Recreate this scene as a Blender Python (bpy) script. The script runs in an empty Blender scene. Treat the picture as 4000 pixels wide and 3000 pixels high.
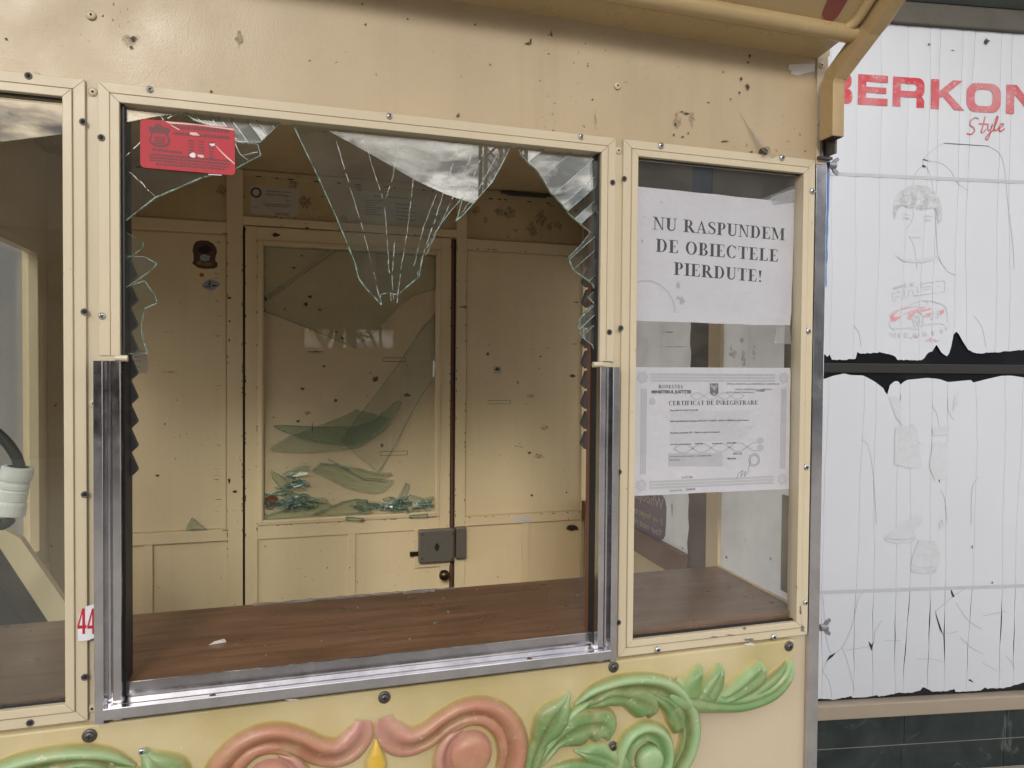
import bpy, bmesh, math, random
from mathutils import Vector, Matrix
random.seed(7)
SC = bpy.context.scene
COL = SC.collection
R = math.radians

# ------------------------------------------------------------------ camera
YAW, PITCH, ROLL, FPX = 0.298073, -0.0213475, 0.00806012, 2831.357
CAM = Vector((0, -1.04, 1.5))
cf = Vector((math.sin(YAW)*math.cos(PITCH), math.cos(YAW)*math.cos(PITCH), math.sin(PITCH)))
cr = Vector((math.cos(YAW), -math.sin(YAW), 0)); cu = cr.cross(cf)
cr, cu = cr*math.cos(ROLL)+cu*math.sin(ROLL), cu*math.cos(ROLL)-cr*math.sin(ROLL)
cam = bpy.data.cameras.new('camera'); camo = bpy.data.objects.new('camera', cam); COL.objects.link(camo)
camo.matrix_world = Matrix(((cr.x, cu.x, -cf.x, CAM.x), (cr.y, cu.y, -cf.y, CAM.y), (cr.z, cu.z, -cf.z, CAM.z), (0, 0, 0, 1)))
cam.sensor_width = 36; cam.lens = FPX/4000*36; cam.clip_start = 0.02; cam.clip_end = 3000
SC.camera = camo

# ------------------------------------------------------------------ world: hazy blue sky with broken cloud
SUN_EL, SUN_AZ = 25, 17          # the sun stands in front of the kiosk, behind thin cloud
w = bpy.data.worlds.new('World'); SC.world = w; w.use_nodes = True
nt = w.node_tree; N = nt.nodes; L = nt.links; N.clear()
out = N.new('ShaderNodeOutputWorld'); bg = N.new('ShaderNodeBackground')
sky = N.new('ShaderNodeTexSky'); sky.sky_type = 'NISHITA'; sky.sun_disc = False
sky.sun_elevation = R(SUN_EL); sky.sun_rotation = R(180+SUN_AZ); sky.air_density = 1.2; sky.dust_density = 2.0
tc = N.new('ShaderNodeTexCoord'); sep = N.new('ShaderNodeSeparateXYZ'); L.new(tc.outputs['Generated'], sep.inputs[0])
mp = N.new('ShaderNodeMapping'); mp.inputs['Scale'].default_value = (3.6, 3.6, 10); mp.inputs['Location'].default_value = (3.1, .4, 1.7); L.new(tc.outputs['Generated'], mp.inputs[0])
n1 = N.new('ShaderNodeTexNoise'); n1.inputs['Scale'].default_value = 1.5; n1.inputs['Detail'].default_value = 9; n1.inputs['Roughness'].default_value = .62; n1.inputs['Distortion'].default_value = .35
L.new(mp.outputs[0], n1.inputs['Vector'])
rp = N.new('ShaderNodeValToRGB'); rp.color_ramp.elements[0].position = .40; rp.color_ramp.elements[1].position = .53
L.new(n1.outputs['Fac'], rp.inputs[0])
n2 = N.new('ShaderNodeTexNoise'); n2.inputs['Scale'].default_value = 2.6; n2.inputs['Detail'].default_value = 10; n2.inputs['Roughness'].default_value = .62; n2.inputs['Distortion'].default_value = .6; L.new(mp.outputs[0], n2.inputs['Vector'])
r2 = N.new('ShaderNodeValToRGB'); r2.color_ramp.elements[0].position = .42; r2.color_ramp.elements[1].position = .58
r2.color_ramp.elements[0].color = (4.5, 4.6, 5.0, 1); r2.color_ramp.elements[1].color = (26, 25, 23.5, 1); L.new(n2.outputs['Fac'], r2.inputs[0])
mx = N.new('ShaderNodeMix'); mx.data_type = 'RGBA'
L.new(rp.outputs[0], mx.inputs[0]); L.new(sky.outputs[0], mx.inputs[6]); L.new(r2.outputs[0], mx.inputs[7])
L.new(mx.outputs[2], bg.inputs['Color']); bg.inputs['Strength'].default_value = 0.135
L.new(bg.outputs[0], out.inputs[0])

sun = bpy.data.lights.new('sun', 'SUN'); sun.energy = 1.25; sun.angle = R(12); sun.color = (1, .95, .87)
suno = bpy.data.objects.new('sun', sun); COL.objects.link(suno)
sd = Vector((-math.sin(R(SUN_AZ))*math.cos(R(SUN_EL)), -math.cos(R(SUN_AZ))*math.cos(R(SUN_EL)), math.sin(R(SUN_EL))))
suno.rotation_euler = sd.to_track_quat('Z', 'Y').to_euler(); suno.location = (0, -6, 8)

vs = SC.view_settings; vs.view_transform = 'Standard'; vs.look = 'None'; vs.gamma = 1; vs.exposure = 0.12; vs.use_curve_mapping = False
SC.render.engine = 'CYCLES'; SC.cycles.max_bounces = 9; SC.cycles.diffuse_bounces = 5; SC.cycles.glossy_bounces = 5
SC.cycles.transmission_bounces = 8; SC.cycles.transparent_max_bounces = 24; SC.cycles.caustics_reflective = False; SC.cycles.caustics_refractive = False
SC.cycles.use_denoising = True; SC.cycles.sample_clamp_indirect = 6

# ------------------------------------------------------------------ measuring helpers
def ray(px, py): return cf*FPX+cr*(px-2000)-cu*(py-1500)
def atY(px, py, y):                       # a measured photo point carried onto the vertical plane y
    d = ray(px, py); return CAM+d*((y-CAM.y)/d.y)
CR = {1: (0, 0), 2: (1300, 0), 3: (2600, 0), 4: (0, 1000), 5: (1300, 1000), 6: (2600, 1000), 7: (0, 1950), 8: (1300, 1950), 9: (2600, 1950)}
def zc(i, x, y): return (CR[i][0]+x/1.58, CR[i][1]+y/1.58)
class Plane:                              # a flat surface with its own (u, v, height) coordinates
    def __init__(s, o, du, dv, n): s.o, s.du, s.dv, s.n = Vector(o), Vector(du).normalized(), Vector(dv).normalized(), Vector(n).normalized()
    def P(s, u, v, h=0): return s.o+s.du*u+s.dv*v+s.n*h
    def px(s, px, py, h=0):
        d = ray(px, py); t = ((s.o+s.n*h-CAM).dot(s.n))/d.dot(s.n); q = CAM+d*t-s.o
        return (q.dot(s.du), q.dot(s.dv))
FRONT = Plane((0, 0, 0), (1, 0, 0), (0, 0, 1), (0, -1, 0))
YB = 1.15
BACK = Plane((0, YB, 0), (1, 0, 0), (0, 0, 1), (0, -1, 0))
RW0, RW1 = Vector((.8555, .03, 0)), Vector((.925, 1.15, 0)); rwd = (RW1-RW0).normalized()
RIGHT = Plane(RW0, rwd, (0, 0, 1), (-rwd.y, rwd.x, 0))
LEFT = Plane((-.61, 0, 0), (0, 1, 0), (0, 0, 1), (1, 0, 0))
th = R(-9.8)
SHOP = Plane((2.12614, .97508, 0), (math.cos(th), math.sin(th), 0), (0, 0, 1), (math.sin(th), -math.cos(th), 0))
def zp(pl, i, pts, h=0): return [pl.px(*zc(i, x, y), h) for x, y in pts]

# ------------------------------------------------------------------ mesh helpers
W = {}
def wloc(o): return W.get(o.name, Vector((0, 0, 0)))
def link(name, data, loc, parent):
    o = bpy.data.objects.new(name, data); COL.objects.link(o)
    W[o.name] = Vector(loc); o.location = Vector(loc)-(wloc(parent) if parent else Vector((0, 0, 0)))
    if parent: o.parent = parent
    return o
def tag(o, label=None, cat=None, group=None, kind=None):
    for k, v in (('label', label), ('category', cat), ('group', group), ('kind', kind)):
        if v: o[k] = v
    return o
def thing(name, loc, label, cat, group=None): return tag(link(name, None, loc, None), label, cat, group)
class MB:
    def __init__(s): s.v, s.f, s.m, s.c = [], [], [], []
    def add(s, verts, faces, mi=0, cols=None):
        b = len(s.v); s.v += [Vector(v) for v in verts]; s.f += [tuple(b+i for i in f) for f in faces]; s.m += [mi]*len(faces)
        s.c += cols if cols else [(1, 1, 1, 1)]*len(verts); return s
    def box(s, a, b, mi=0):
        (x0, y0, z0), (x1, y1, z1) = a, b
        return s.add([(x0, y0, z0), (x1, y0, z0), (x1, y1, z0), (x0, y1, z0), (x0, y0, z1), (x1, y0, z1), (x1, y1, z1), (x0, y1, z1)],
                     [(0, 3, 2, 1), (4, 5, 6, 7), (0, 1, 5, 4), (1, 2, 6, 5), (2, 3, 7, 6), (3, 0, 4, 7)], mi)
    def pbox(s, pl, u0, v0, u1, v1, h0, h1, mi=0):
        q = [pl.P(u, v, h) for h in (h0, h1) for u, v in ((u0, v0), (u1, v0), (u1, v1), (u0, v1))]
        return s.add(q, [(0, 3, 2, 1), (4, 5, 6, 7), (0, 1, 5, 4), (1, 2, 6, 5), (2, 3, 7, 6), (3, 0, 4, 7)], mi)
    def prism(s, pl, uv, h0, h1, mi=0):       # outline with thickness
        n = len(uv); q = [pl.P(u, v, h0) for u, v in uv]+[pl.P(u, v, h1) for u, v in uv]
        return s.add(q, [tuple(range(n-1, -1, -1)), tuple(range(n, 2*n))]+[(i, (i+1) % n, n+(i+1) % n, n+i) for i in range(n)], mi)
    def flat(s, pl, uv, h, mi=0): return s.add([pl.P(u, v, h) for u, v in uv], [tuple(range(len(uv)))], mi)
    def tube(s, pts, rad, k=10, mi=0, cap=True):
        pts = [Vector(p) for p in pts]; rad = rad if isinstance(rad, (list, tuple)) else [rad]*len(pts); rings = []
        up = Vector((0, 0, 1))
        for i, p in enumerate(pts):
            d = (pts[min(i+1, len(pts)-1)]-pts[max(i-1, 0)]).normalized()
            a = d.cross(up if abs(d.dot(up)) < .95 else Vector((1, 0, 0))).normalized(); b = d.cross(a)
            rings.append([p+(a*math.cos(2*math.pi*j/k)+b*math.sin(2*math.pi*j/k))*rad[i] for j in range(k)])
        v = [q for r in rings for q in r]
        f = [(i*k+j, i*k+(j+1) % k, (i+1)*k+(j+1) % k, (i+1)*k+j) for i in range(len(pts)-1) for j in range(k)]
        if cap: f += [tuple(range(k-1, -1, -1)), tuple((len(pts)-1)*k+j for j in range(k))]
        return s.add(v, f, mi)
    def build(s, name, mats, parent=None, smooth=False, bevel=0, origin=None):
        mats = mats if isinstance(mats, (list, tuple)) else [mats]
        if not s.v: return None
        lo = Vector([min(v[i] for v in s.v) for i in range(3)]); hi = Vector([max(v[i] for v in s.v) for i in range(3)])
        c = Vector(origin) if origin else (lo+hi)/2
        me = bpy.data.meshes.new(name); me.from_pydata([v-c for v in s.v], [], s.f)
        for m in mats: me.materials.append(m)
        for p, mi in zip(me.polygons, s.m): p.material_index = mi; p.use_smooth = bool(smooth)
        if any(c_ != (1, 1, 1, 1) for c_ in s.c):
            at = me.color_attributes.new('Col', 'FLOAT_COLOR', 'POINT')
            for i, c_ in enumerate(s.c): at.data[i].color = c_
        if bevel:
            bm = bmesh.new(); bm.from_mesh(me)
            bmesh.ops.bevel(bm, geom=[e for e in bm.edges if len(e.link_faces) == 2 and e.calc_face_angle(0) > .5], offset=bevel, segments=2, affect='EDGES', profile=.6, clamp_overlap=True)
            for fc in bm.faces: fc.smooth = False
            bm.to_mesh(me); bm.free()
        me.validate(); me.update()
        return link(name, me, c, parent)

# ------------------------------------------------------------------ materials
def mat(name):
    m = bpy.data.materials.new(name); m.use_nodes = True; nt = m.node_tree; nt.nodes.clear()
    o = nt.nodes.new('ShaderNodeOutputMaterial'); b = nt.nodes.new('ShaderNodeBsdfPrincipled'); nt.links.new(b.outputs[0], o.inputs[0])
    return m, nt, b, o
def nd(nt, t, **k):
    n = nt.nodes.new(t)
    for a, v in k.items():
        if a[0] == '_': setattr(n, a[1:], v)
        else: n.inputs[a.replace('_', ' ')].default_value = v
    return n
def pos(nt, scale=(1, 1, 1)):
    g = nd(nt, 'ShaderNodeNewGeometry'); m = nd(nt, 'ShaderNodeMapping'); m.inputs['Scale'].default_value = scale
    nt.links.new(g.outputs['Position'], m.inputs[0]); return m.outputs[0]
def noise(nt, vec, sc, det=5, rough=.55, dist=0):
    n = nd(nt, 'ShaderNodeTexNoise', Scale=sc, Detail=det, Roughness=rough, Distortion=dist); nt.links.new(vec, n.inputs['Vector']); return n.outputs['Fac']
def ramp(nt, fac, a, b, ca=(0, 0, 0, 1), cb=(1, 1, 1, 1)):
    r = nd(nt, 'ShaderNodeValToRGB'); r.color_ramp.elements[0].position = a; r.color_ramp.elements[1].position = b
    r.color_ramp.elements[0].color = ca; r.color_ramp.elements[1].color = cb; nt.links.new(fac, r.inputs[0]); return r.outputs[0]
def mix(nt, fac, a, b):
    m = nd(nt, 'ShaderNodeMix', _data_type='RGBA')
    for s, v in ((0, fac), (6, a), (7, b)):
        if hasattr(v, 'links'): nt.links.new(v, m.inputs[s])
        elif s == 0: m.inputs[0].default_value = v
        else: m.inputs[s].default_value = (*v, 1) if len(v) == 3 else v
    return m.outputs[2]
def mul(nt, a, b):
    m = nd(nt, 'ShaderNodeMath', _operation='MULTIPLY')
    for s, v in ((0, a), (1, b)):
        if hasattr(v, 'links'): nt.links.new(v, m.inputs[s])
        else: m.inputs[s].default_value = v
    return m.outputs[0]
def bump(nt, b, h, dist, st=1):
    n = nd(nt, 'ShaderNodeBump', Strength=st, Distance=dist); nt.links.new(h, n.inputs['Height']); nt.links.new(n.outputs[0], b.inputs['Normal'])
def paint(name, base, dirt, rough=.45, grime=.35, speck=.5, seed=0, chip=(.03, .02, .014), bmp=.0004, streak=.3, dents=0, coat=0):
    m, nt, b, o = mat(name)
    v = pos(nt); mpn = nd(nt, 'ShaderNodeMapping'); mpn.inputs['Location'].default_value = (seed*3.1, seed*1.7, seed*2.3); nt.links.new(v, mpn.inputs[0]); v = mpn.outputs[0]
    c = mix(nt, mul(nt, ramp(nt, noise(nt, v, 3.2, 7, .6), .35, .75), grime), base, dirt)
    vst = nd(nt, 'ShaderNodeMapping'); vst.inputs['Scale'].default_value = (38, 38, 1.6); nt.links.new(v, vst.inputs[0])
    c = mix(nt, mul(nt, ramp(nt, noise(nt, vst.outputs[0], 1, 4), .52, .78), streak*.8), c, dirt)
    sp = ramp(nt, noise(nt, v, 85, 3, .6), .715-.03*speck, .735-.03*speck)
    patch = ramp(nt, noise(nt, v, 5.5, 2), .5, .62)
    c = mix(nt, mul(nt, mul(nt, sp, patch), min(1, speck*1.6)), c, chip)
    sp2 = ramp(nt, noise(nt, v, 230, 2, .6), .70, .74)
    c = mix(nt, mul(nt, sp2, .35*speck), c, chip)
    nt.links.new(c, b.inputs['Base Color'])
    rr = ramp(nt, noise(nt, v, 9, 5), .3, .8, (rough-.1,)*3+(1,), (rough+.15,)*3+(1,)); nt.links.new(rr, b.inputs['Roughness'])
    h = noise(nt, v, 400, 2)
    if dents:
        a = nd(nt, 'ShaderNodeMath', _operation='MULTIPLY_ADD'); nt.links.new(noise(nt, v, 6.5, 2, .4), a.inputs[0]); a.inputs[1].default_value = dents; nt.links.new(mul(nt, h, .15), a.inputs[2]); h = a.outputs[0]
        bump(nt, b, h, bmp*4, .6)
    else: bump(nt, b, h, bmp*.25, .5)
    b.inputs['Coat Weight'].default_value = coat
    return m
def plain(name, col, rough=.5, metal=0, var=.12, scale=30, spec=.5, bm=0):
    m, nt, b, o = mat(name); v = pos(nt)
    c = mix(nt, noise(nt, v, scale, 5), tuple(x*(1-var) for x in col), tuple(min(1, x*(1+var)) for x in col)); nt.links.new(c, b.inputs['Base Color'])
    b.inputs['Roughness'].default_value = rough; b.inputs['Metallic'].default_value = metal; b.inputs['Specular IOR Level'].default_value = spec
    if bm: bump(nt, b, noise(nt, v, scale*6, 3), bm)
    return m
M = {}
M['header'] = paint('header_paint', (.475, .378, .248), (.31, .235, .145), .36, .5, .9, 1, dents=1.0, bmp=.0005)
M['frame'] = paint('frame_paint', (.56, .485, .352), (.45, .38, .27), .40, .45, .22, 2)
M['wall'] = paint('base_wall_paint', (.53, .445, .325), (.45, .375, .265), .45, .4, .2, 3)
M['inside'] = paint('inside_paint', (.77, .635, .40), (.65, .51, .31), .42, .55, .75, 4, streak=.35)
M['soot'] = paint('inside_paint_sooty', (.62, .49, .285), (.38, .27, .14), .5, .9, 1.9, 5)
M['awning'] = paint('awning_paint', (.46, .345, .18), (.31, .22, .11), .30, .5, .2, 6, streak=.1)
M['arm'] = paint('arm_paint', (.50, .37, .19), (.27, .18, .09), .42, .95, .9, 9, streak=.5)
M['trimbar'] = paint('door_trim_paint', (.75, .615, .39), (.62, .49, .29), .4, .3, .3, 8)
M['white_in'] = None

def glassmat(name, tint, refl, rough=0.0, dirt=0.0, dirtcol=(.6, .58, .52), dsc=14):
    m = bpy.data.materials.new(name); m.use_nodes = True; nt = m.node_tree; nt.nodes.clear()
    o = nt.nodes.new('ShaderNodeOutputMaterial'); t = nd(nt, 'ShaderNodeBsdfTransparent', Color=(*tint, 1)); g = nd(nt, 'ShaderNodeBsdfGlossy', Roughness=rough)
    lw_ = nd(nt, 'ShaderNodeLayerWeight', Blend=.5); pw_ = nd(nt, 'ShaderNodeMath', _operation='POWER'); nt.links.new(lw_.outputs['Facing'], pw_.inputs[0]); pw_.inputs[1].default_value = 5
    ma_ = nd(nt, 'ShaderNodeMath', _operation='MULTIPLY_ADD'); nt.links.new(pw_.outputs[0], ma_.inputs[0]); ma_.inputs[1].default_value = .93; ma_.inputs[2].default_value = .045; k = mul(nt, ma_.outputs[0], refl)
    cl = nd(nt, 'ShaderNodeClamp'); nt.links.new(k, cl.inputs[0]); ms = nd(nt, 'ShaderNodeMixShader')
    nt.links.new(cl.outputs[0], ms.inputs[0]); nt.links.new(t.outputs[0], ms.inputs[1]); nt.links.new(g.outputs[0], ms.inputs[2]); last = ms.outputs[0]
    if dirt:
        d = nd(nt, 'ShaderNodeBsdfDiffuse', Color=(*dirtcol, 1)); m2 = nd(nt, 'ShaderNodeMixShader'); v = pos(nt)
        f = ramp(nt, noise(nt, v, dsc, 8, .7), .38, .85 if dsc < 50 else .62, (dirt*(.35 if dsc < 50 else .05),)*3+(1,), (dirt*1.6,)*3+(1,)); nt.links.new(f, m2.inputs[0])
        nt.links.new(last, m2.inputs[1]); nt.links.new(d.outputs[0], m2.inputs[2]); last = m2.outputs[0]
    nt.links.new(last, o.inputs[0]); return m
M['glass'] = glassmat('window_glass', (.93, .955, .94), 1.9, 0, .025)
M['glass_clear'] = glassmat('window_glass_plain', (.965, .965, .97), 1.2, 0, .04)
M['shard'] = glassmat('shard_glass', (.92, .95, .93), 2.7, 0, .03)
M['green_glass'] = glassmat('green_broken_glass', (.950, .988, .968), 1.5, .02, .04, (.35, .42, .35))
M['pale_glass'] = glassmat('pale_broken_glass', (.985, .995, .989), 1.1, .02, .02, (.50, .56, .50))
M['door_glass'] = glassmat('dusty_door_glass', (.985, .985, .98), .35, 0, .03)
M['edge'] = glassmat('glass_broken_edge', (.50, .72, .66), 5.0, .15, .34, (.48, .72, .63), 120)
M['crack'] = glassmat('crack_in_glass', (.8, .85, .83), 5.0, .3, .34, (.78, .84, .82), 160)

def steel():
    m, nt, b, o = mat('polished_steel'); v = pos(nt, (1, 1, 1)); b.inputs['Metallic'].default_value = 1
    c = mix(nt, ramp(nt, noise(nt, v, 18, 6, .65), .35, .75), (.66, .65, .68), (.46, .45, .48)); nt.links.new(c, b.inputs['Base Color'])
    nt.links.new(ramp(nt, noise(nt, v, 22, 7, .7), .3, .8, (.10, .10, .10, 1), (.32, .32, .32, 1)), b.inputs['Roughness'])
    bump(nt, b, noise(nt, v, 9, 2), .0010, .22); return m
M['steel'] = steel()
M['steel_dull'] = plain('dull_zinc', (.33, .33, .34), .38, .9, .2)
M['screw'] = plain('screw_zinc', (.52, .54, .58), .3, .95, .15, 200)
M['dark_screw'] = plain('oxidised_screw', (.12, .11, .105), .45, .8, .3, 300)
M['hole'] = plain('dark_recess', (.015, .012, .012), .8)
M['rust'] = plain('rusty_steel', (.16, .055, .025), .7, .3, .4, 200)
M['black'] = plain('black_rubber', (.012, .012, .013), .55)
M['tooth'] = plain('grey_plastic', (.055, .052, .055), .4)
M['maroon'] = plain('maroon_film', (.055, .022, .030), .3, 0, .4, 25)
M['brown_rail'] = plain('brown_timber', (.16, .065, .035), .5, 0, .3, 15)
M['lock'] = plain('lock_grey_enamel', (.17, .155, .13), .42, .3, .18, 60)
M['brass'] = plain('dark_bronze', (.10, .07, .04), .35, .9, .3, 80)
M['ink'] = plain('black_ink', (.030, .034, .042), .6)
M['ink_soft'] = plain('grey_ink', (.16, .165, .19), .6)
M['ink_pale'] = plain('pale_grey_ink', (.43, .44, .48), .6)
M['ink_faint'] = plain('faint_grey_ink', (.53, .54, .58), .6)
M['paper'] = plain('white_paper', (.69, .695, .755), .5, 0, .07, 7, bm=0)
_n = M['paper'].node_tree; bump(_n, [n for n in _n.nodes if n.type == 'BSDF_PRINCIPLED'][0], noise(_n, pos(_n), 8, 4), .02, .6)
M['paper_old'] = plain('yellowed_paper', (.50, .45, .36), .6, 0, .12, 30)
M['red'] = plain('red_sticker', (.42, .010, .028), .55, 0, .10, 40)
M['red_dark'] = plain('dark_print_on_red', (.12, .012, .02), .5)
M['pinkscuff'] = plain('pale_scuff', (.72, .45, .42), .6)
M['violet'] = plain('violet_sticker', (.16, .105, .22), .4, 0, .1)
M['grey_in'] = plain('grey_blue_board', (.27, .29, .35), .5, 0, .12, 8)
M['blue'] = plain('blue_film', (.03, .14, .42), .32, 0, .25, 12)
M['black_glass'] = plain('black_shop_glass', (.010, .011, .014), .06, 0, .2, 10)
M['sill'] = plain('beige_aluminium', (.36, .30, .235), .45, .2, .06, 20)
M['plug'] = plain('white_plastic', (.82, .81, .78), .45, 0, .08, 60)
M['cable'] = plain('black_cable', (.014, .018, .017), .45)
M['tape'] = glassmat('clear_tape', (.95, .96, .97), 2.5, .25, .25, (.85, .87, .9))
M['pen'] = plain('purple_pen', (.10, .05, .14), .7)
M['sticker_dark'] = plain('dark_brown_sticker', (.085, .035, .02), .5, 0, .5, 90)
M['sticker_pale'] = plain('pale_blue_sticker', (.30, .32, .38), .5, 0, .2, 90)
M['sticker_or'] = plain('orange_sticker', (.36, .12, .03), .5)
M['olive'] = plain('olive_print', (.20, .17, .03), .5)
M['yellowtx'] = plain('yellow_green_print', (.45, .50, .22), .5)
M['redprint'] = None

def wood():
    m, nt, b, o = mat('wood_laminate'); v = pos(nt, (1.6, 14, 14))
    c = mix(nt, ramp(nt, noise(nt, v, 3.2, 8, .62, .6), .3, .72), (.105, .055, .031), (.24, .132, .075))
    v2 = pos(nt, (4, 90, 90)); c = mix(nt, mul(nt, ramp(nt, noise(nt, v2, 1.2, 6, .7), .5, .75), .32), c, (.030, .016, .010))
    v3 = pos(nt); c = mix(nt, mul(nt, ramp(nt, noise(nt, v3, 150, 3, .7), .70, .75), .5), c, (.45, .40, .34))
    nt.links.new(c, b.inputs['Base Color']); nt.links.new(ramp(nt, noise(nt, v3, 12, 6), .3, .7, (.24,)*3+(1,), (.42,)*3+(1,)), b.inputs['Roughness']); b.inputs['Specular IOR Level'].default_value = .4
    bump(nt, b, noise(nt, v2, 1.2, 4), .0003, .4); return m
M['wood'] = wood()

def translucent_white(name, col, amt):
    m = bpy.data.materials.new(name); m.use_nodes = True; nt = m.node_tree; nt.nodes.clear(); o = nt.nodes.new('ShaderNodeOutputMaterial')
    v = pos(nt); c = mix(nt, mul(nt, ramp(nt, noise(nt, v, 9, 8, .65), .4, .75), .55), col, tuple(x*.72 for x in col))
    c = mix(nt, mul(nt, ramp(nt, noise(nt, v, 60, 4, .7), .66, .72), .6), c, (.16, .13, .10))
    d = nd(nt, 'ShaderNodeBsdfPrincipled', Roughness=.5); t = nd(nt, 'ShaderNodeBsdfTranslucent'); ms = nd(nt, 'ShaderNodeMixShader', Fac=amt)
    nt.links.new(c, d.inputs['Base Color']); nt.links.new(c, t.inputs['Color']); nt.links.new(d.outputs[0], ms.inputs[1]); nt.links.new(t.outputs[0], ms.inputs[2]); nt.links.new(ms.outputs[0], o.inputs[0]); return m
M['white_in'] = translucent_white('white_film_on_glass', (.88, .88, .87), .7)

def vinyl():
    m, nt, b, o = mat('white_vinyl_film'); v = pos(nt)
    c = mix(nt, ramp(nt, noise(nt, v, 1.4, 5), .3, .8), (.525, .555, .615), (.59, .615, .672))
    c = mix(nt, mul(nt, ramp(nt, noise(nt, v, 36, 6, .7), .70, .78), .35), c, (.35, .34, .33))
    nt.links.new(c, b.inputs['Base Color']); b.inputs['Roughness'].default_value = .42; bump(nt, b, noise(nt, v, 7, 3), .002, .25); return m
M['vinyl'] = vinyl()
def fadedprint(name, col, lo, hi, bgc=(.56, .588, .645)):
    m, nt, b, o = mat(name); v = pos(nt); g = pos(nt, (40, 40, 40))
    f = ramp(nt, noise(nt, v, 55, 7, .75), lo, hi); big = ramp(nt, noise(nt, v, 4, 3), .3, .7)
    f2 = nd(nt, 'ShaderNodeMath', _operation='MULTIPLY'); nt.links.new(f, f2.inputs[0]); nt.links.new(ramp(nt, noise(nt, v, 7, 4), .2, .65, (.55,)*3+(1,), (1, 1, 1, 1)), f2.inputs[1])
    nt.links.new(mix(nt, f2.outputs[0], bgc, col), b.inputs['Base Color']); b.inputs['Roughness'].default_value = .5; return m
M['redprint'] = fadedprint('faded_red_print', (.50, .030, .045), .20, .46)
M['pinkprint'] = fadedprint('faded_pink_print', (.60, .20, .24), .2, .6)
M['greyprint'] = fadedprint('faded_grey_print', (.36, .37, .39), .30, .80)
M['hairprint'] = fadedprint('worn_grey_print', (.25, .25, .25), .34, .74)
def marble():
    m, nt, b, o = mat('dark_green_marble'); v = pos(nt)
    c = mix(nt, ramp(nt, noise(nt, v, 5, 9, .65, 1.2), .35, .75), (.010, .018, .020), (.040, .055, .055))
    c = mix(nt, mul(nt, ramp(nt, noise(nt, v, 3, 8, .7, 2.5), .60, .66), .3), c, (.22, .24, .22)); nt.links.new(c, b.inputs['Base Color']); b.inputs['Roughness'].default_value = .3; return m
M['marble'] = marble()
M['grout'] = plain('pale_grout', (.32, .30, .27), .9)
M['shutter'] = plain('grey_green_shutter', (.050, .060, .058), .45, .4, .25, 12)
M['shutter_lip'] = plain('grimy_shutter_lip', (.10, .092, .078), .6, .2, .35, 20)
def relief(name, rough=.36):
    m, nt, b, o = mat(name); a = nd(nt, 'ShaderNodeVertexColor', _layer_name='Col'); v = pos(nt)
    c = mix(nt, mul(nt, ramp(nt, noise(nt, v, 30, 8, .72), .42, .78), .5), a.outputs[0], (.44, .37, .20))
    c = mix(nt, mul(nt, ramp(nt, noise(nt, v, 48, 8, .78), .61, .66), .7), c, (.58, .52, .40))
    nt.links.new(c, b.inputs['Base Color']); b.inputs['Roughness'].default_value = rough; bump(nt, b, noise(nt, v, 60, 6, .7), .0016, .6); return m
M['relief'] = relief('airbrushed_relief')
def panelmat():
    m, nt, b, o = mat('airbrushed_panel'); v = pos(nt)
    c = mix(nt, ramp(nt, noise(nt, v, 5.5, 4, .5), .38, .66), (.54, .455, .28), (.42, .35, .17))
    c = mix(nt, mul(nt, ramp(nt, noise(nt, v, 9, 5), .5, .8), .5), c, (.42, .30, .10))
    c = mix(nt, mul(nt, ramp(nt, noise(nt, v, 160, 4), .70, .74), .5), c, (.75, .72, .66))
    nt.links.new(c, b.inputs['Base Color']); b.inputs['Roughness'].default_value = .33; bump(nt, b, noise(nt, v, 14, 3), .0012, .3); return m
M['panel'] = panelmat()
M['asphalt'] = plain('pale_concrete_paving', (.31, .29, .26), .9, 0, .2, 4)
M['roof_dark'] = plain('dark_brown_roof', (.045, .034, .028), .8, 0, .3, 3)
M['stallwall'] = plain('grey_blue_cladding', (.20, .205, .22), .8, 0, .2, 2); M['bark'] = plain('grey_bark', (.07, .055, .045), .9, 0, .3, 20)
M['mast'] = plain('galvanised_mast', (.22, .22, .22), .6, .4)
M['render_wall'] = plain('tan_render', (.33, .27, .20), .9, 0, .15, 2)

# ------------------------------------------------------------------ shared screws, washers and rivets (their own little meshes, face -y)
def disc_profile(prof, k=14, mi=0, mb=None):
    mb = mb or MB(); v = []; 
    for r, h in prof: v += [(r*math.cos(2*math.pi*j/k), -h, r*math.sin(2*math.pi*j/k)) for j in range(k)]
    f = [(i*k+j, i*k+(j+1) % k, (i+1)*k+(j+1) % k, (i+1)*k+j) for i in range(len(prof)-1) for j in range(k)]+[tuple((len(prof)-1)*k+j for j in range(k))]
    return mb.add(v, f, mi)
def mesh_of(mb, name, mats, smooth=True):
    o = mb.build(name, mats, None, smooth, origin=(0, 0, 0)); me = o.data; bpy.data.objects.remove(o); return me
def screw_mesh(name, body, cross, r=.0047, washer=None):
    mb = MB()
    if washer: disc_profile([(washer, 0), (washer, .0012), (washer*.8, .0022)], 18, 0, mb); 
    b0 = .002 if washer else 0
    disc_profile([(r, b0), (r, b0+.0012), (r*.85, b0+.0026), (r*.5, b0+.0034), (r*.2, b0+.0036)], 14, 0, mb)
    for a in (.5, .5+math.pi/2):
        c, s_ = math.cos(a), math.sin(a); l, t = r*.62, r*.16; y = -(b0+.0037)
        mb.add([(c*l-s_*t, y, s_*l+c*t), (c*l+s_*t, y, s_*l-c*t), (-c*l+s_*t, y, -s_*l-c*t), (-c*l-s_*t, y, -s_*l+c*t)], [(0, 1, 2, 3)], 1)
    return mesh_of(mb, name, [body, cross])
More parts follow.
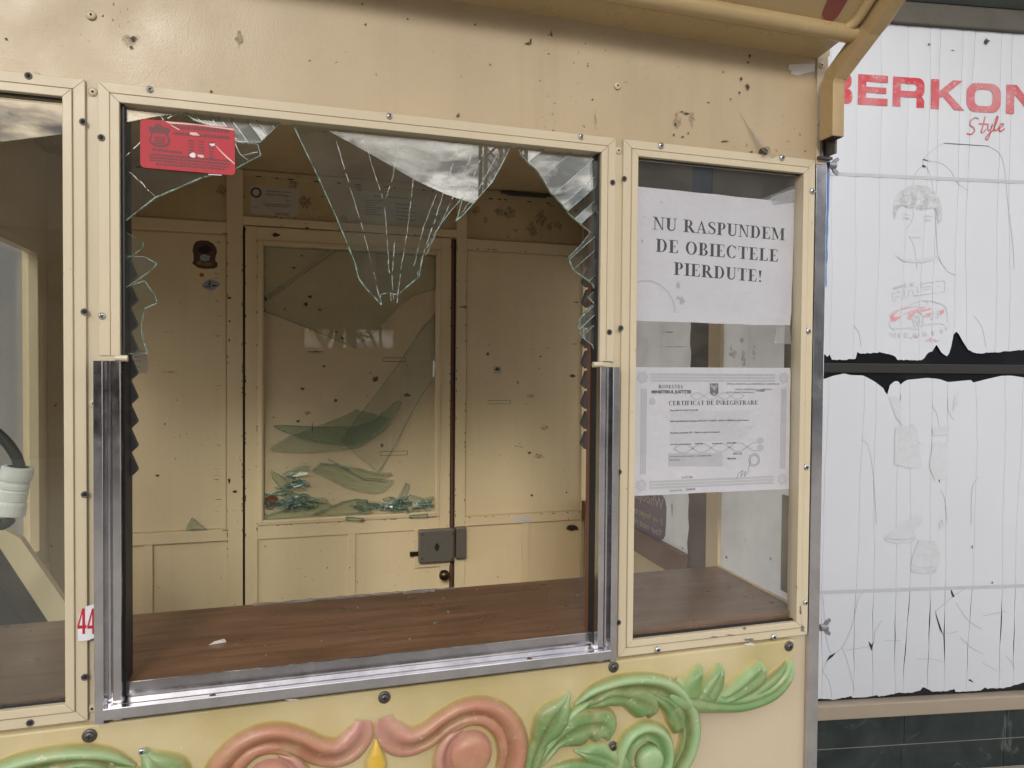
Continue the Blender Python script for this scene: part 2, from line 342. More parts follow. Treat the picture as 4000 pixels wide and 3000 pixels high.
ME = {'zinc': screw_mesh('screw', M['screw'], M['hole'], .0052),
      'small': screw_mesh('screw', M['screw'], M['hole'], .0042),
      'bolt': screw_mesh('bolt', M['dark_screw'], M['hole'], .0056, .0088)}
mb = MB(); disc_profile([(.0044, 0), (.0044, .0010), (.0036, .0014), (.0027, .0006), (.0024, .0006)], 16, 0, mb); disc_profile([(.0025, .0009), (.0025, .0010)], 12, 1, mb)
ME['hole'] = mesh_of(mb, 'screw', [M['dark_screw'], M['hole']])
mb = MB(); disc_profile([(.0058, 0), (.0056, .001), (.0046, .0018), (.0018, .0020)], 18, 0, mb); disc_profile([(.0017, .0021), (.0016, .0022)], 10, 1, mb)
ME['rivet'] = mesh_of(mb, 'rivet', [M['frame'], M['hole']])
def fix(kind, px, y, parent, name=None):
    p = atY(px[0], px[1], y); n = name or {'rivet': 'rivet', 'bolt': 'bolt'}.get(kind, 'screw')
    o = link(n, ME[kind], p, parent); o.rotation_euler = (0, random.uniform(0, 3), 0); return o

# ================================================================== GROUND
g = MB(); g.box((-60, -120, -.3), (60, 60, 0)); tag(g.build('ground', M['asphalt']), kind='structure')

# ================================================================== THE KIOSK
K = thing('ticket_kiosk', (.115, .6, 0), 'cream painted metal ticket kiosk with a smashed front window', 'kiosk')
XC = .115
# --- walls of the cabin
m_ = MB(); m_.box((-.655, .003, 0), (.857, .03, 1.048)); FW = m_.build('front_wall', M['wall'], K)
m_ = MB(); NXH, NZH = 150, 34; hv = []; DN = [(atY(*zc(1, 335, 235), 0), .034, .0022), (atY(*zc(1, 800, 170), 0), .030, .0016), (atY(*zc(1, 560, 90), 0), .02, .0008), (atY(*zc(2, 1000, 560), 0), .05, .0010), (atY(*zc(3, 500, 620), 0), .05, .0009)]
for j in range(NZH+1):
    for i in range(NXH+1):
        x, z = -.655+1.512*i/NXH, 1.84+.36*j/NZH; y = .0006*math.sin(x*7+z*5)+.0004*math.sin(x*19-z*11)
        if 0 < i < NXH and 0 < j < NZH:
            for c_, r_, d_ in DN: q_ = ((x-c_.x)**2+(z-c_.z)**2)/r_**2; y += d_*math.exp(-q_*1.6)
        hv.append((x, y*.8, z))
nb = len(hv); m_.add(hv, [(j*(NXH+1)+i, j*(NXH+1)+i+1, (j+1)*(NXH+1)+i+1, (j+1)*(NXH+1)+i) for j in range(NZH) for i in range(NXH)])
m_.box((-.655, .0045, 1.84), (.857, .03, 2.20)); m_.add([(.857, .0, 1.84), (.857, .0045, 1.84), (.857, .0045, 2.2), (.857, .0, 2.2)], [(0, 1, 2, 3)]); HD = m_.build('header_panel', M['header'], K, smooth=True)
m_ = MB(); m_.box((-.655, .0, 2.20), (.93, 1.20, 2.26)); m_.build('roof', M['header'], K)
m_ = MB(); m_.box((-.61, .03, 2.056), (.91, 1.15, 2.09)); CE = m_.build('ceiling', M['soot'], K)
m_ = MB(); m_.box((-.61, .03, .05), (.91, 1.15, .08)); m_.build('cabin_floor', M['brown_rail'], K)
for x0, x1 in ((-.249, -.229), (.481, .500)):
    m_ = MB(); m_.box((x0, .001, 1.03), (x1, .03, 1.845)); MU = m_.build('mullion', M['frame'], K)
    if x0 < 0: mull_l = MU
    else: mull_r = MU
m_ = MB(); m_.box((-.655, .002, 1.03), (-.60, .03, 1.845)); m_.build('corner_post', M['frame'], K)
m_ = MB(); m_.box((.845, .0032, 1.0485), (.8565, .03, 1.839)); m_.build('corner_post', M['frame'], K)

# --- window frames: mitred two-step profile
PROF = [(0, -.002), (0, .0040), (.0006, .0045), (.0126, .0045), (.0130, .0030), (.0138, .0030), (.0142, .0060), (.0148, .0066), (.0240, .0066), (.0246, .0060), (.0246, -.016)]
def bar(a, b, inward, parent, mit=(1, 1), mat_=None):
    a, b, inw = Vector(a), Vector(b), Vector(inward); d = (b-a).normalized(); g_ = .00035; mbx = MB(); v = []
    for e, s in ((a, 1), (b, -1)):
        for wd, h in PROF:
            k = (mit[0] if s == 1 else mit[1])
            v.append(e+inw*wd+d*(s*(wd*k+g_))+Vector((0, -h, 0)))
    n = len(PROF); f = [(i, i+1, n+i+1, n+i) for i in range(n-1)]+[tuple(range(n-1, -1, -1)), tuple(range(n, 2*n))]
    return mbx.add(v, f).build('frame_bar', mat_ or M['frame'], parent)
def frame(x0, x1, z0, z1, sides='tblr', zsplit=None):
    fr = link('window_frame', None, ((x0+x1)/2, 0, (z0+z1)/2), K)
    if 't' in sides: bar((x0, 0, z1), (x1, 0, z1), (0, 0, -1), fr)
    if 'b' in sides: bar((x0, 0, z0), (x1, 0, z0), (0, 0, 1), fr)
    zb = zsplit or z0; mt = (0, 1) if zsplit else (1, 1)
    if 'l' in sides: bar((x0, 0, zb), (x0, 0, z1), (1, 0, 0), fr, mt)
    if 'r' in sides: bar((x1, 0, zb), (x1, 0, z1), (-1, 0, 0), fr, mt)
    return fr
ZT, ZBT = 1.8585, 1.0455
FL = frame(-.604, -.246, ZBT, ZT); FM = frame(-.2315, .4838, ZBT, ZT, 'tlr', 1.512); FR = frame(.497, .855, ZBT, ZT)
for f_, x0, x1 in ((FL, -.585, -.2695), (FR, .5195, .8315)):
    m_ = MB(); m_.box((x0, .008, 1.068), (x1, .012, 1.836)); m_.build('pane', M['glass'] if f_ is FL else M['glass_clear'], f_)
    m_ = MB(); m_.box((x0, .002, 1.0700), (x1, .0078, 1.0728)); m_.build('gasket', M['black'], f_)
    m_ = MB(); m_.box((x0, .002, 1.8325), (x1, .0078, 1.836)); m_.build('gasket', M['black'], f_)
# fixings on the frames, one by one
for k, p, par in [('hole', zc(1, 175, 468), FL), ('hole', zc(1, 512, 752), FL), ('hole', zc(4, 522, 345), FL), ('hole', zc(4, 523, 1472), FL), ('hole', zc(7, 524, 1098), FL), ('hole', zc(7, 186, 1380), FL),
                  ('small', zc(1, 925, 553), FM), ('hole', zc(1, 625, 850), FM), ('small', zc(4, 630, 370), FM), ('small', zc(2, 349, 718), FM), ('small', zc(2, 1531, 845), FM), ('hole', zc(2, 1727, 1127), FM), ('hole', zc(5, 1707, 470), FM),
                  ('hole', zc(2, 1798, 1104), FR), ('zinc', zc(2, 2025, 900), FR), ('zinc', zc(3, 718, 974), FR), ('zinc', zc(3, 905, 1180), FR), ('zinc', zc(6, 880, 462), FR), ('zinc', zc(6, 865, 1302), FR), ('small', zc(9, 862, 636), FR), ('zinc', zc(9, 666, 850), FR), ('zinc', zc(8, 2003, 928), FR), ('hole', zc(5, 1777, 445), FR), ('hole', zc(5, 1767, 1333), FR), ('hole', zc(8, 1762, 761), FR)]:
    fix(k, p, -.0045, par)
for p, par in [(zc(1, 573, 568), mull_l), (zc(4, 578, 911), mull_l), (zc(7, 570, 1290), mull_l), (zc(2, 1762, 930), mull_r), (zc(5, 1741, 792), mull_r), (zc(8, 1728, 895), mull_r)]: fix('rivet', p, .001, par)
for p in [zc(1, 562, 93), zc(2, 1757, 530)]: fix('rivet', p, -.0008, HD)
# scuffs and flaked paint on the header
def blot(cx, cy, rx, ry, seed, n=14, rough=.35):
    rn = random.Random(seed); n = n*2; rx *= .85; ry *= .85; return [(cx+rx*math.cos(2*math.pi*i/n)*(1+rn.uniform(-rough, rough)), cy+ry*math.sin(2*math.pi*i/n)*(1+rn.uniform(-rough, rough))) for i in range(n)]
def smudge(name, col, lo, hi, sc, amax, rough=.7):      # dirt that lies patchily over the paint beneath it
    m = bpy.data.materials.new(name); m.use_nodes = True; nt = m.node_tree; nt.nodes.clear(); o = nt.nodes.new('ShaderNodeOutputMaterial')
    t = nd(nt, 'ShaderNodeBsdfTransparent'); d = nd(nt, 'ShaderNodeBsdfPrincipled', Roughness=rough); d.inputs['Base Color'].default_value = (*col, 1); ms = nd(nt, 'ShaderNodeMixShader'); v = pos(nt)
    nt.links.new(ramp(nt, noise(nt, v, sc, 6, .7), lo, hi, (0, 0, 0, 1), (amax,)*3+(1,)), ms.inputs[0]); nt.links.new(t.outputs[0], ms.inputs[1]); nt.links.new(d.outputs[0], ms.inputs[2]); nt.links.new(ms.outputs[0], o.inputs[0]); return m
M['scuff'] = smudge('dark_scuff', (.05, .035, .022), .32, .50, 260, .95); M['scuff_soft'] = smudge('soft_stain', (.20, .14, .075), .36, .72, 110, .75)
M['bare'] = plain('pale_residue', (.60, .57, .55), .5, 0, .06)
def scuffs(pl, par, lst, h=.0012, mname='paint_chip', mt='scuff'):
    for i, (c, x, y, rx, ry) in enumerate(lst):
        q = [pl.px(*zc(c, *t), h) for t in blot(x, y, rx, ry, i*7+int(x), 11, .5)]; MB().flat(pl, q, h).build(mname, M[mt], par)
scuffs(FRONT, HD, [(1, 820, 238, 22, 16), (1, 808, 292, 14, 8), (1, 38, 240, 9, 9), (1, 1304, 565, 9, 8), (2, 775, 712, 14, 16), (2, 1205, 270, 26, 9), (2, 1222, 255, 8, 20), (2, 183, 25, 10, 8), (2, 203, 152, 9, 8), (2, 462, 118, 10, 6), (2, 880, 152, 8, 9), (2, 971, 400, 7, 9),
                   (3, 467, 486, 8, 16), (3, 507, 535, 11, 22), (3, 520, 345, 8, 14), (3, 510, 385, 12, 8), (3, 458, 572, 8, 8), (3, 402, 612, 7, 8), (3, 355, 445, 6, 8), (3, 60, 765, 9, 13), (3, 52, 830, 7, 9), (3, 105, 843, 9, 7), (3, 140, 820, 8, 8), (3, 130, 700, 22, 6), (3, 100, 690, 20, 5), (3, 365, 872, 30, 5), (3, 530, 938, 14, 6), (3, 265, 633, 9, 5)])
scuffs(FRONT, HD, [(1, 1478, 235, 26, 50), (1, 810, 250, 60, 45), (2, 1620, 740, 8, 60), (3, 75, 745, 24, 60), (3, 160, 740, 20, 50)], .0010, 'stain', 'scuff_soft')
q = zp(FRONT, 3, [(760, 400), (850, 395), (920, 398), (918, 440), (840, 460), (815, 470), (770, 458), (775, 440), (755, 430)]); MB().flat(FRONT, q, .0012).build('residue_patch', M['bare'], HD)

for i, (c, x, y, rx, ry) in enumerate(((9, 832, 690, 6, 30), (9, 488, 797, 14, 8), (9, 300, 850, 26, 6), (9, 520, 870, 45, 8), (9, 850, 800, 14, 26), (9, 400, 838, 30, 4))):
    MB().flat(FRONT, [FRONT.px(*zc(c, *t), .0068) for t in blot(x, y, rx, ry, i+5, 12, .5)][::-1], .0069 if i not in (3, 4) else .0047).build('paint_chip', M['steel_dull'], FR)
# --- steel channels of the missing lower sash
def extr(prof, z0, z1, name, mt, par, flip=False):   # profile in (x, y) extruded upwards
    m = MB(); n = len(prof); m.add([(x, y, z) for z in (z0, z1) for x, y in prof], [(i, (i+1) % n, n+(i+1) % n, n+i) for i in range(n)]+[tuple(range(n-1, -1, -1)), tuple(range(n, 2*n))]); return m.build(name, mt, par)
SL = [(-.2345, .02), (-.2345, -.0215), (-.2340, -.022), (-.2245, -.022), (-.2240, -.0215), (-.2240, -.004), (-.2205, -.004), (-.2205, -.0125), (-.2200, -.013), (-.2175, -.013), (-.2170, -.0125), (-.2170, -.004), (-.2145, -.004), (-.2145, -.0155), (-.2140, -.016), (-.2055, -.016), (-.2050, -.0155), (-.2050, .02)]
TL = extr(SL, 1.0465, 1.5055, 'side_track', M['steel'], K)
SR = [(.2513-x+.0005, y) for x, y in SL][::-1]
TR = extr(SR, 1.0465, 1.5035, 'side_track', M['steel'], K)
m_ = MB(); x0, x1 = -.2238, .4752
pr = [(.0115, 1.050), (-.0255, 1.052), (-.0262, 1.0535), (-.0262, 1.0655), (-.0255, 1.0665), (-.0235, 1.0665), (-.0228, 1.0645), (-.012, 1.0645), (-.0112, 1.0652), (.0075, 1.0652), (.0092, 1.0668), (.0112, 1.0825), (.0115, 1.0835), (.0122, 1.0835), (.0122, 1.05)]
n = len(pr); m_.add([(x, y, z) for x in (x0, x1) for y, z in pr], [(i, (i+1) % n, n+(i+1) % n, n+i) for i in range(n)]+[tuple(range(n)), tuple(range(2*n-1, n-1, -1))]); SILL = m_.build('sill_rail', M['steel'], K)
for cx, cy, c in ((1315, 1187, 7), (1208, 955, 8)):
    p = atY(*zc(c, cx, cy), -.012); m_ = MB(); k = 12; m_.add([(p.x+.0042*math.cos(2*math.pi*j/k), -.017+.0030*math.sin(2*math.pi*j/k), 1.0650) for j in range(k)], [tuple(range(k))]); m_.build('rusty_hole', M['rust'], SILL)
# little pivots under the broken pane's side bars
m_ = MB(); m_.tube([(-.213, -.004, 1.509), (-.1985, -.004, 1.509)], .0042, 10); m_.box((-.2325, -.006, 1.5058), (-.212, .004, 1.5115)); m_.build('pivot', M['frame'], K)
m_ = MB(); m_.tube([(.449, -.004, 1.507), (.466, -.004, 1.507)], .0045, 10); m_.box((.464, -.006, 1.504), (.478, .004, 1.511)); m_.build('pivot', M['frame'], K)
# black jambs with a saw-toothed seal
m_ = MB(); m_.box((-.2048, .0, 1.069), (-.2025, .043, 1.834)); JL = m_.build('jamb', M['black'], K)
m_ = MB(); m_.box((.4562, .0, 1.069), (.4585, .022, 1.834)); JR = m_.build('jamb', M['black'], K)
m_ = MB(); m_.box((.4562, .0225, 1.0835), (.4590, .036, 1.834)); m_.build('inner_jamb', M['brown_rail'], K)
m_ = MB(); m_.box((-.212, .0225, 1.0835), (-.2052, .05, 1.834)); m_.build('inner_jamb', M['black'], K)
for par, xs, y, z0, n_, sg in ((JL, -.2024, .040, 1.640, 9, 1), (JR, .4561, .040, 1.660, 9, -1)):
    for i in range(n_):
        z = z0-i*.0325; m_ = MB(); v = []
        for dy in (-.006, .006): v += [(xs, y+dy, z), (xs+sg*.0015, y+dy, z-.004), (xs+sg*.0075, y+dy, z-.019), (xs+sg*.0068, y+dy, z-.022), (xs, y+dy, z-.029)]
        m_.add(v, [(0, 1, 2, 3, 4), (9, 8, 7, 6, 5)]+[(i_, (i_+1) % 5, 5+(i_+1) % 5, 5+i_) for i_ in range(5)]); m_.build('seal_tooth', M['tooth'], par)

# --- what is left of the fixed upper pane
GY = .010
PG = Plane((0, GY, 0), (1, 0, 0), (0, 0, 1), (0, -1, 0))
def clip(poly, a, b, c):           # keep a*u+b*v >= c
    o = []
    for i in range(len(poly)):
        p, q = poly[i], poly[(i+1) % len(poly)]; fp, fq = a*p[0]+b*p[1]-c, a*q[0]+b*q[1]-c
        if fp >= 0: o.append(p)
        if (fp >= 0) != (fq >= 0): t = fp/(fp-fq); o.append((p[0]+(q[0]-p[0])*t, p[1]+(q[1]-p[1])*t))
    return o
def edge_ribbon(m, pl, pts, w, h0, h1, mi=0, closed=False):
    n = len(pts)
    for i in range(n if closed else n-1):
        a, b = Vector(pts[i]), Vector(pts[(i+1) % n]); d = (b-a)
        if d.length < 1e-6: continue
        d.normalize(); nn = Vector((-d.y, d.x))*w; m.prism(pl, [tuple(a+nn), tuple(a-nn), tuple(b-nn), tuple(b+nn)], h0, h1, mi)
def shard(uv, cracks=(), par=K, name='glass_shard', tilt=(0, 0), h=0, pl=PG, mt='shard', edge=None, ew=.0006, top=None, cw=.0005):
    cx = sum(p[0] for p in uv)/len(uv); cz = sum(p[1] for p in uv)/len(uv)
    p2 = Plane(pl.P(cx, cz, h), pl.du+pl.n*tilt[0], pl.dv+pl.n*tilt[1], pl.n-pl.du*tilt[0]-pl.dv*tilt[1])
    l = [(u-cx, v-cz) for u, v in uv]
    m = MB(); m.prism(p2, l, -.002, .002); o = m.build(name, M[mt], par)
    if edge:
        m = MB(); el = [l[i % len(l)] for i in edge]
        for a_, b_ in zip(el, el[1:]):
            A2, B2 = Vector(a_), Vector(b_); ns = max(1, int((B2-A2).length/.012))
            for k in range(ns):
                edge_ribbon(m, p2, [tuple(A2+(B2-A2)*(k/ns)), tuple(A2+(B2-A2)*((k+1)/ns))], ew*CRN.uniform(.45, 1.25), -.0023, .0023)
        e = m.build('broken_edge', M['edge'], o)
    for c in cracks:
        m = MB(); pp = [Vector((u-cx, v-cz)) for u, v in c]
        for a_, b_ in zip(pp, pp[1:]):
            ns = max(2, int((b_-a_).length/.006)); last = a_
            for k in range(ns):
                e = a_+(b_-a_)*((k+1)/ns)+(Vector((CRN.uniform(-.0005, .0005), CRN.uniform(-.0005, .0005))) if k < ns-1 else Vector((0, 0)))
                if CRN.random() < .80: edge_ribbon(m, p2, [tuple(last), tuple(e)], cw*CRN.uniform(.25, 1.15), CRN.uniform(-.0015, .001), .0022)
                last = e
        if m.v: m.build('crack', M['crack'], o)
    return o
ZTOP = 1.836
CRN = random.Random(77)
# A: upper left corner behind the red permit
cA = lambda *pp: [PG.px(*zc(1, x, y)) for x, y in pp]
A = [(-.2085, ZTOP)]+cA((1120, 690), (1200, 745), (1350, 800), (1455, 880), (1590, 890), (1610, 960), (1530, 1000), (1460, 1040), (1240, 1100), (1090, 1165), (960, 1220), (870, 1290), (760, 1375))+[(-.2085, 1.712)]
A[1] = (A[1][0], ZTOP)
shard(A, [cA((760, 985), (850, 900), (880, 870)), cA((755, 1020), (850, 1110), (900, 1160), (960, 1215)), cA((955, 665), (990, 720), (1010, 745), (1120, 690)), cA((1450, 880), (1480, 950), (1530, 990)), cA((1500, 960), (1590, 940)), cA((870, 1120), (900, 1160), (920, 1180))], tilt=(.0, .0), edge=list(range(1, len(A)-1)))
Q = cA((1124, 690), (1740, 742), (1690, 800), (1605, 882), (1500, 882), (1458, 878), (1352, 798), (1204, 743)); Q[0] = (Q[0][0], ZTOP); Q[1] = (Q[1][0], ZTOP)
if True:
    q_ = Q[::-1]; dA = Vector(cA((1400, 700))[0])-Vector(cA((1510, 850))[0]); dA.normalize(); nA = Vector((dA.y, -dA.x)); pvA = [nA.x*u+nA.y*v for u, v in q_]; ct = min(pvA); rA = random.Random(3)
    while ct < max(pvA):
        w_ = rA.uniform(.009, .018); sA = clip(clip(q_, nA.x, nA.y, ct+.0002), -nA.x, -nA.y, -(ct+w_-.0002)); ct += w_
        if len(sA) > 2: shard(sA, tilt=(rA.uniform(-.03, .03), rA.uniform(-.10, -.03)), edge=list(range(len(sA)+1)), ew=.0004)
rs = random.Random(11)
# B: the big hanging shard
B = cA((1800, 752), (1960, 1085), (2075, 1340), (2190, 1620))+[PG.px(*zc(5, x, y)) for x, y in ((160, 140), (205, 200), (300, 302), (290, 240), (335, 228), (400, 240), (450, 195), (530, 130), (555, 0))]+[PG.px(*zc(2, x, y)) for x, y in ((600, 1490), (650, 1405), (720, 1310), (800, 1220), (770, 1340), (757, 1366), (800, 1330), (890, 1230), (985, 1120), (1050, 1000), (1097, 903))]
B[0] = (B[0][0], ZTOP); B.append((B[-1][0]+.001, ZTOP))
c2 = lambda *pp: [PG.px(*zc(2, x, y)) for x, y in pp]
shard(B, [c2((180, 800), (240, 1020), (318, 1250), (335, 1480), (345, 1659), (360, 1860)), c2((405, 850), (370, 1100), (318, 1250)), c2((650, 860), (500, 1080), (470, 1350), (425, 1640), (395, 1870)), c2((20, 870), (90, 1100), (180, 1400), (245, 1650), (290, 1850)),
          c2((790, 880), (700, 1130), (640, 1330), (560, 1560), (520, 1700)), c2((880, 900), (760, 1180), (690, 1330), (560, 1600)), c2((1010, 960), (900, 1170), (800, 1310)), c2((640, 1200), (560, 1400), (500, 1640)), c2((380, 1500), (365, 1700), (375, 1850)), c2((930, 940), (850, 1130), (810, 1215))],
      tilt=(.004, -.002), edge=list(range(0, len(B)-1)), ew=.0007, cw=.00042)
# C: right flank, split into strips that lean a little
Cp = c2((1137, 900), (1160, 960), (1210, 1010), (1255, 1045), (1300, 1115), (1340, 1185), (1400, 1255), (1450, 1310), (1490, 1352), (1545, 1395), (1590, 1432), (1540, 1500), (1450, 1590), (1475, 1655))+[PG.px(*zc(5, x, y)) for x, y in ((1500, 100), (1600, 172), (1622, 212), (1575, 252), (1612, 290), (1560, 340), (1530, 380), (1504, 436), (1540, 500), (1600, 548), (1622, 600))]
Cp[0] = (Cp[0][0], ZTOP); Cp += [(.4600, Cp[-1][1]), (.4600, ZTOP)]
dv = Vector((.70, .62)).normalized(); nv = Vector((dv.y, -dv.x))
pv = [nv.x*u+nv.y*v for u, v in Cp]; lo, hi = min(pv), max(pv); cut = lo; ci = 0
def is_rim(p): return p[0] > .4585 or p[1] > ZTOP-.0008
rs = random.Random(11)
while cut < hi:
    w_ = rs.choice((.012, .016, .022, .030)); s_ = clip(clip(Cp, nv.x, nv.y, cut+.0002), -nv.x, -nv.y, -(cut+w_-.0002)); cut += w_; ci += 1
    if len(s_) < 3: continue
    # concave outlines can leave slivers joined along the clip line; keep them as one leaning piece
    ed = [i for i in range(len(s_)+1)]
    shard(s_, tilt=(rs.uniform(-.05, .03), rs.uniform(-.12, .0)), edge=ed, ew=.00036, h=rs.uniform(-.0012, .0012))
# D: small teeth left along the left edge
c4 = lambda *pp: [PG.px(*zc(4, x, y)) for x, y in pp]
for pts in ([PG.px(*zc(1, x, y)) for x, y in ((745, 1415), (885, 1500), (882, 1530), (800, 1590), (745, 1610))], c4((745, 0), (890, 5), (970, 48), (945, 82), (850, 150), (790, 190), (745, 200)), c4((745, 205), (890, 152), (955, 240), (970, 290), (890, 325), (872, 440), (885, 520), (912, 600), (750, 606), (745, 600))):
    pts = [(max(u, -.2085), v) for u, v in pts]; shard(pts, tilt=(rs.uniform(-.05, .05), rs.uniform(-.05, .05)), edge=list(range(len(pts)+1)), ew=.00045)

# --- awning (raised shutter flap) with soffit, rolled rim and bent tube arm
AW = link('awning', None, (XC, -.06, 2.04), K)
m_ = MB(); m_.add([(-.655, .002, 2.0305), (.857, .002, 2.0305), (.866, -.060, 2.045), (-.664, -.060, 2.045), (-.655, .002, 2.04), (.857, .002, 2.04), (.866, -.060, 2.056), (-.664, -.060, 2.056)],
                  [(0, 1, 2, 3), (7, 6, 5, 4), (0, 4, 5, 1), (1, 5, 6, 2), (2, 6, 7, 3), (3, 7, 4, 0)]); m_.build('soffit', M['awning'], AW)
ca, sa = math.cos(R(36)), math.sin(R(36))
AP = Plane((0, -.066, 2.048), (1, 0, 0), (0, -ca, sa), (0, -sa, -ca))      # the flap's underside
def rimpath(x0, x1, l, r=.03):
    pts = []
    for cx, cy, a0 in ((x1-r, r, -90), (x1-r, l-r, 0), (x0+r, l-r, 90), (x0+r, r, 180)):
        pts += [(cx+r*math.cos(R(a0+i*15)), cy+r*math.sin(R(a0+i*15))) for i in range(7)]
    return pts
rp_ = rimpath(-.70, .905, .46); m_ = MB(); m_.prism(AP, rp_, -.008, .001); m_.build('flap_panel', M['awning'], AW)
m_ = MB(); m_.tube([AP.P(u, v, .004) for u, v in rp_+[rp_[0]]], .014, 12, cap=False); m_.build('rolled_rim', M['awning'], AW, smooth=True)
m_ = MB(); m_.tube([AP.P(u, v, .004) for u, v in rimpath(-.655, .862, .37, .03)+[rimpath(-.655, .862, .37, .03)[0]]], .008, 10, cap=False); m_.build('pressed_rib', M['awning'], AW, smooth=True)
q = [AP.px(*p, .002) for p in (zc(3, 1000, 0), zc(3, 965, 90), zc(3, 985, 125), zc(3, 1030, 132), zc(3, 1065, 100), zc(3, 1125, 0), zc(3, 1200, -120), zc(3, 1080, -120))]
M['red_fade'] = plain('faded_dark_red_paint', (.23, .06, .045), .45, 0, .25, 30); MB().flat(AP, q, .002).build('red_paint_mark', M['red_fade'], AW)
# arm
def sqtube(path, hx, hy, name, mt, par):     # square tube in the x = const plane
    m = MB(); v = []; n = len(path)
    for i, (y, z, x) in enumerate(path):
        a = Vector(path[max(i-1, 0)][:2]); b = Vector(path[min(i+1, n-1)][:2]); d = (b-a).normalized(); t = Vector((-d.y, d.x))*hy
        v += [(x-hx, y+t.x, z+t.y), (x+hx, y+t.x, z+t.y), (x+hx, y-t.x, z-t.y), (x-hx, y-t.x, z-t.y)]
    f = [(i*4+j, i*4+(j+1) % 4, (i+1)*4+(j+1) % 4, (i+1)*4+j) for i in range(n-1) for j in range(4)]+[(3, 2, 1, 0), tuple(4*(n-1)+j for j in range(4))]
    return m.add(v, f).build(name, mt, par, bevel=.0013)
ARM = sqtube([(-.031, 1.8875, .8645), (-.031, 1.975, .864), (-.036, 1.990, .866), (-.090, 2.045, .884), (-.36, 2.23, .895)], .0115, .0155, 'support_arm', M['arm'], K)
m_ = MB(); m_.box((.8545, -.0445, 1.8868), (.8745, -.0175, 1.8872)); m_.build('tube_opening', M['hole'], ARM)
m_ = MB(); m_.box((.857, -.0035, 1.853), (.8785, .0, 2.06)); CS = m_.build('corner_strip', M['wall'], K)
for p in (zc(3, 962, 403), zc(3, 951, 752)): fix('rivet', p, -.0035, CS)
m_ = MB(); m_.tube([(.868, -.004, 1.900), (.868, -.004, 1.862)], .0035, 8); m_.box((.858, -.012, 1.860), (.884, -.004, 1.8645)); m_.box((.872, -.03, 1.8650), (.8765, -.004, 1.897)); m_.build('hinge_catch', M['dark_screw'], K)
# steel corner angle
m_ = MB(); m_.box((.8572, -.0045, .02), (.8795, .02, 1.8525)); m_.build('corner_trim', M['steel'], K, bevel=.001)
# side wall skins outside
m_ = MB(); p4 = [RIGHT.P(0, 0), RIGHT.P(1.12, 0)]
m_.pbox(RIGHT, -.01, 0, 1.15, 1.02, -.018, -.002); m_.build('side_wall', M['grey_in'], K); m_ = MB(); m_.pbox(RIGHT, -.01, 1.83, 1.15, 2.2, -.018, -.002); m_.build('side_header', M['grey_in'], K)
for nm_, a_ in (('side_wall', (.03, 0, 1.15, 1.0)), ('side_header', (.03, 1.79, 1.15, 2.2)), ('side_post', (1.06, 1.0, 1.15, 1.79))): m_ = MB(); m_.pbox(LEFT, *a_, -.03, 0); m_.build(nm_, M['inside'], K)
m_ = MB(); m_.box((-.64, 1.165, 0), (.94, 1.19, 2.2)); m_.build('rear_wall', M['wall'], K)

# --- inside right: white film panels on the side glass, posts, rail
UP0, UP1, UM = RIGHT.px(2812, 2000)[0], RIGHT.px(2765, 2000)[0], RIGHT.px(2690, 2000)[0]; print('UP', UP0, UP1, UM)
m_ = MB(); m_.pbox(RIGHT, .0, 1.02, UP0, 1.82, -.006, -.003); WP1 = m_.build('side_pane', M['white_in'], K)
m_ = MB(); m_.pbox(RIGHT, UM, 1.073, 1.10, 1.82, -.006, -.003); WP2 = m_.build('side_pane', M['white_in'], K)
m_ = MB(); m_.pbox(RIGHT, UP0, 1.0, UP1, 1.83, -.015, .004); m_.build('side_post', M['trimbar'], K)
# wavy-edged dark film
wv = [(.293, 1.0)]+[(.293, 1.83)]; wv = [(UP1+.001, 1.02), (UM, 1.02)]+[(UM+.003*math.sin(i*1.9)+.002*math.sin(i*.7), 1.02+i*.02) for i in range(1, 40)]+[(UM, 1.82), (UP1+.001, 1.82)]
m_ = MB(); m_.prism(RIGHT, wv, -.002, .001); m_.build('dark_film', M['maroon'], K)
m_ = MB(); m_.pbox(RIGHT, UP1+.001, 1.822, UM, 2.05, -.001, .0015); m_.build('blue_film', M['blue'], K)
m_ = MB(); m_.pbox(RIGHT, UM+.004, 1.013, 1.115, 1.072, -.01, .012); m_.build('side_rail', M['brown_rail'], K)
m_ = MB(); m_.pbox(RIGHT, .2, .05, 1.12, 1.013, -.006, -.001); m_.build('side_lining', M['inside'], K)
m_ = MB(); m_.pbox(RIGHT, .008, 1.085, .020, 1.80, -.002, .002); m_.build('glazing_bar', M['trimbar'], K)
for z0, z1 in ((1.10, 1.275), (1.345, 1.47), (1.50, 1.60)):
    m_ = MB(); m_.pbox(RIGHT, .022, z0, .042, z1, -.002, .0008); m_.build('foil_strip', M['steel_dull'], K)
scuffs(RIGHT, WP1, [(6, 415, 605, 24, 34), (6, 480, 640, 14, 60), (6, 545, 600, 12, 45), (6, 470, 520, 14, 16), (6, 405, 570, 7, 30)], -.0025, 'stain', 'scuff_soft')
scuffs(RIGHT, WP1, [(9, 375, 358, 8, 10), (9, 648, 368, 5, 9)], -.0025)
scuffs(RIGHT, WP2, [(9, 40, 60, 3, 50), (9, 105, 303, 5, 6), (6, 55, 560, 85, 2), (6, 20, 470, 40, 3)], -.0025)
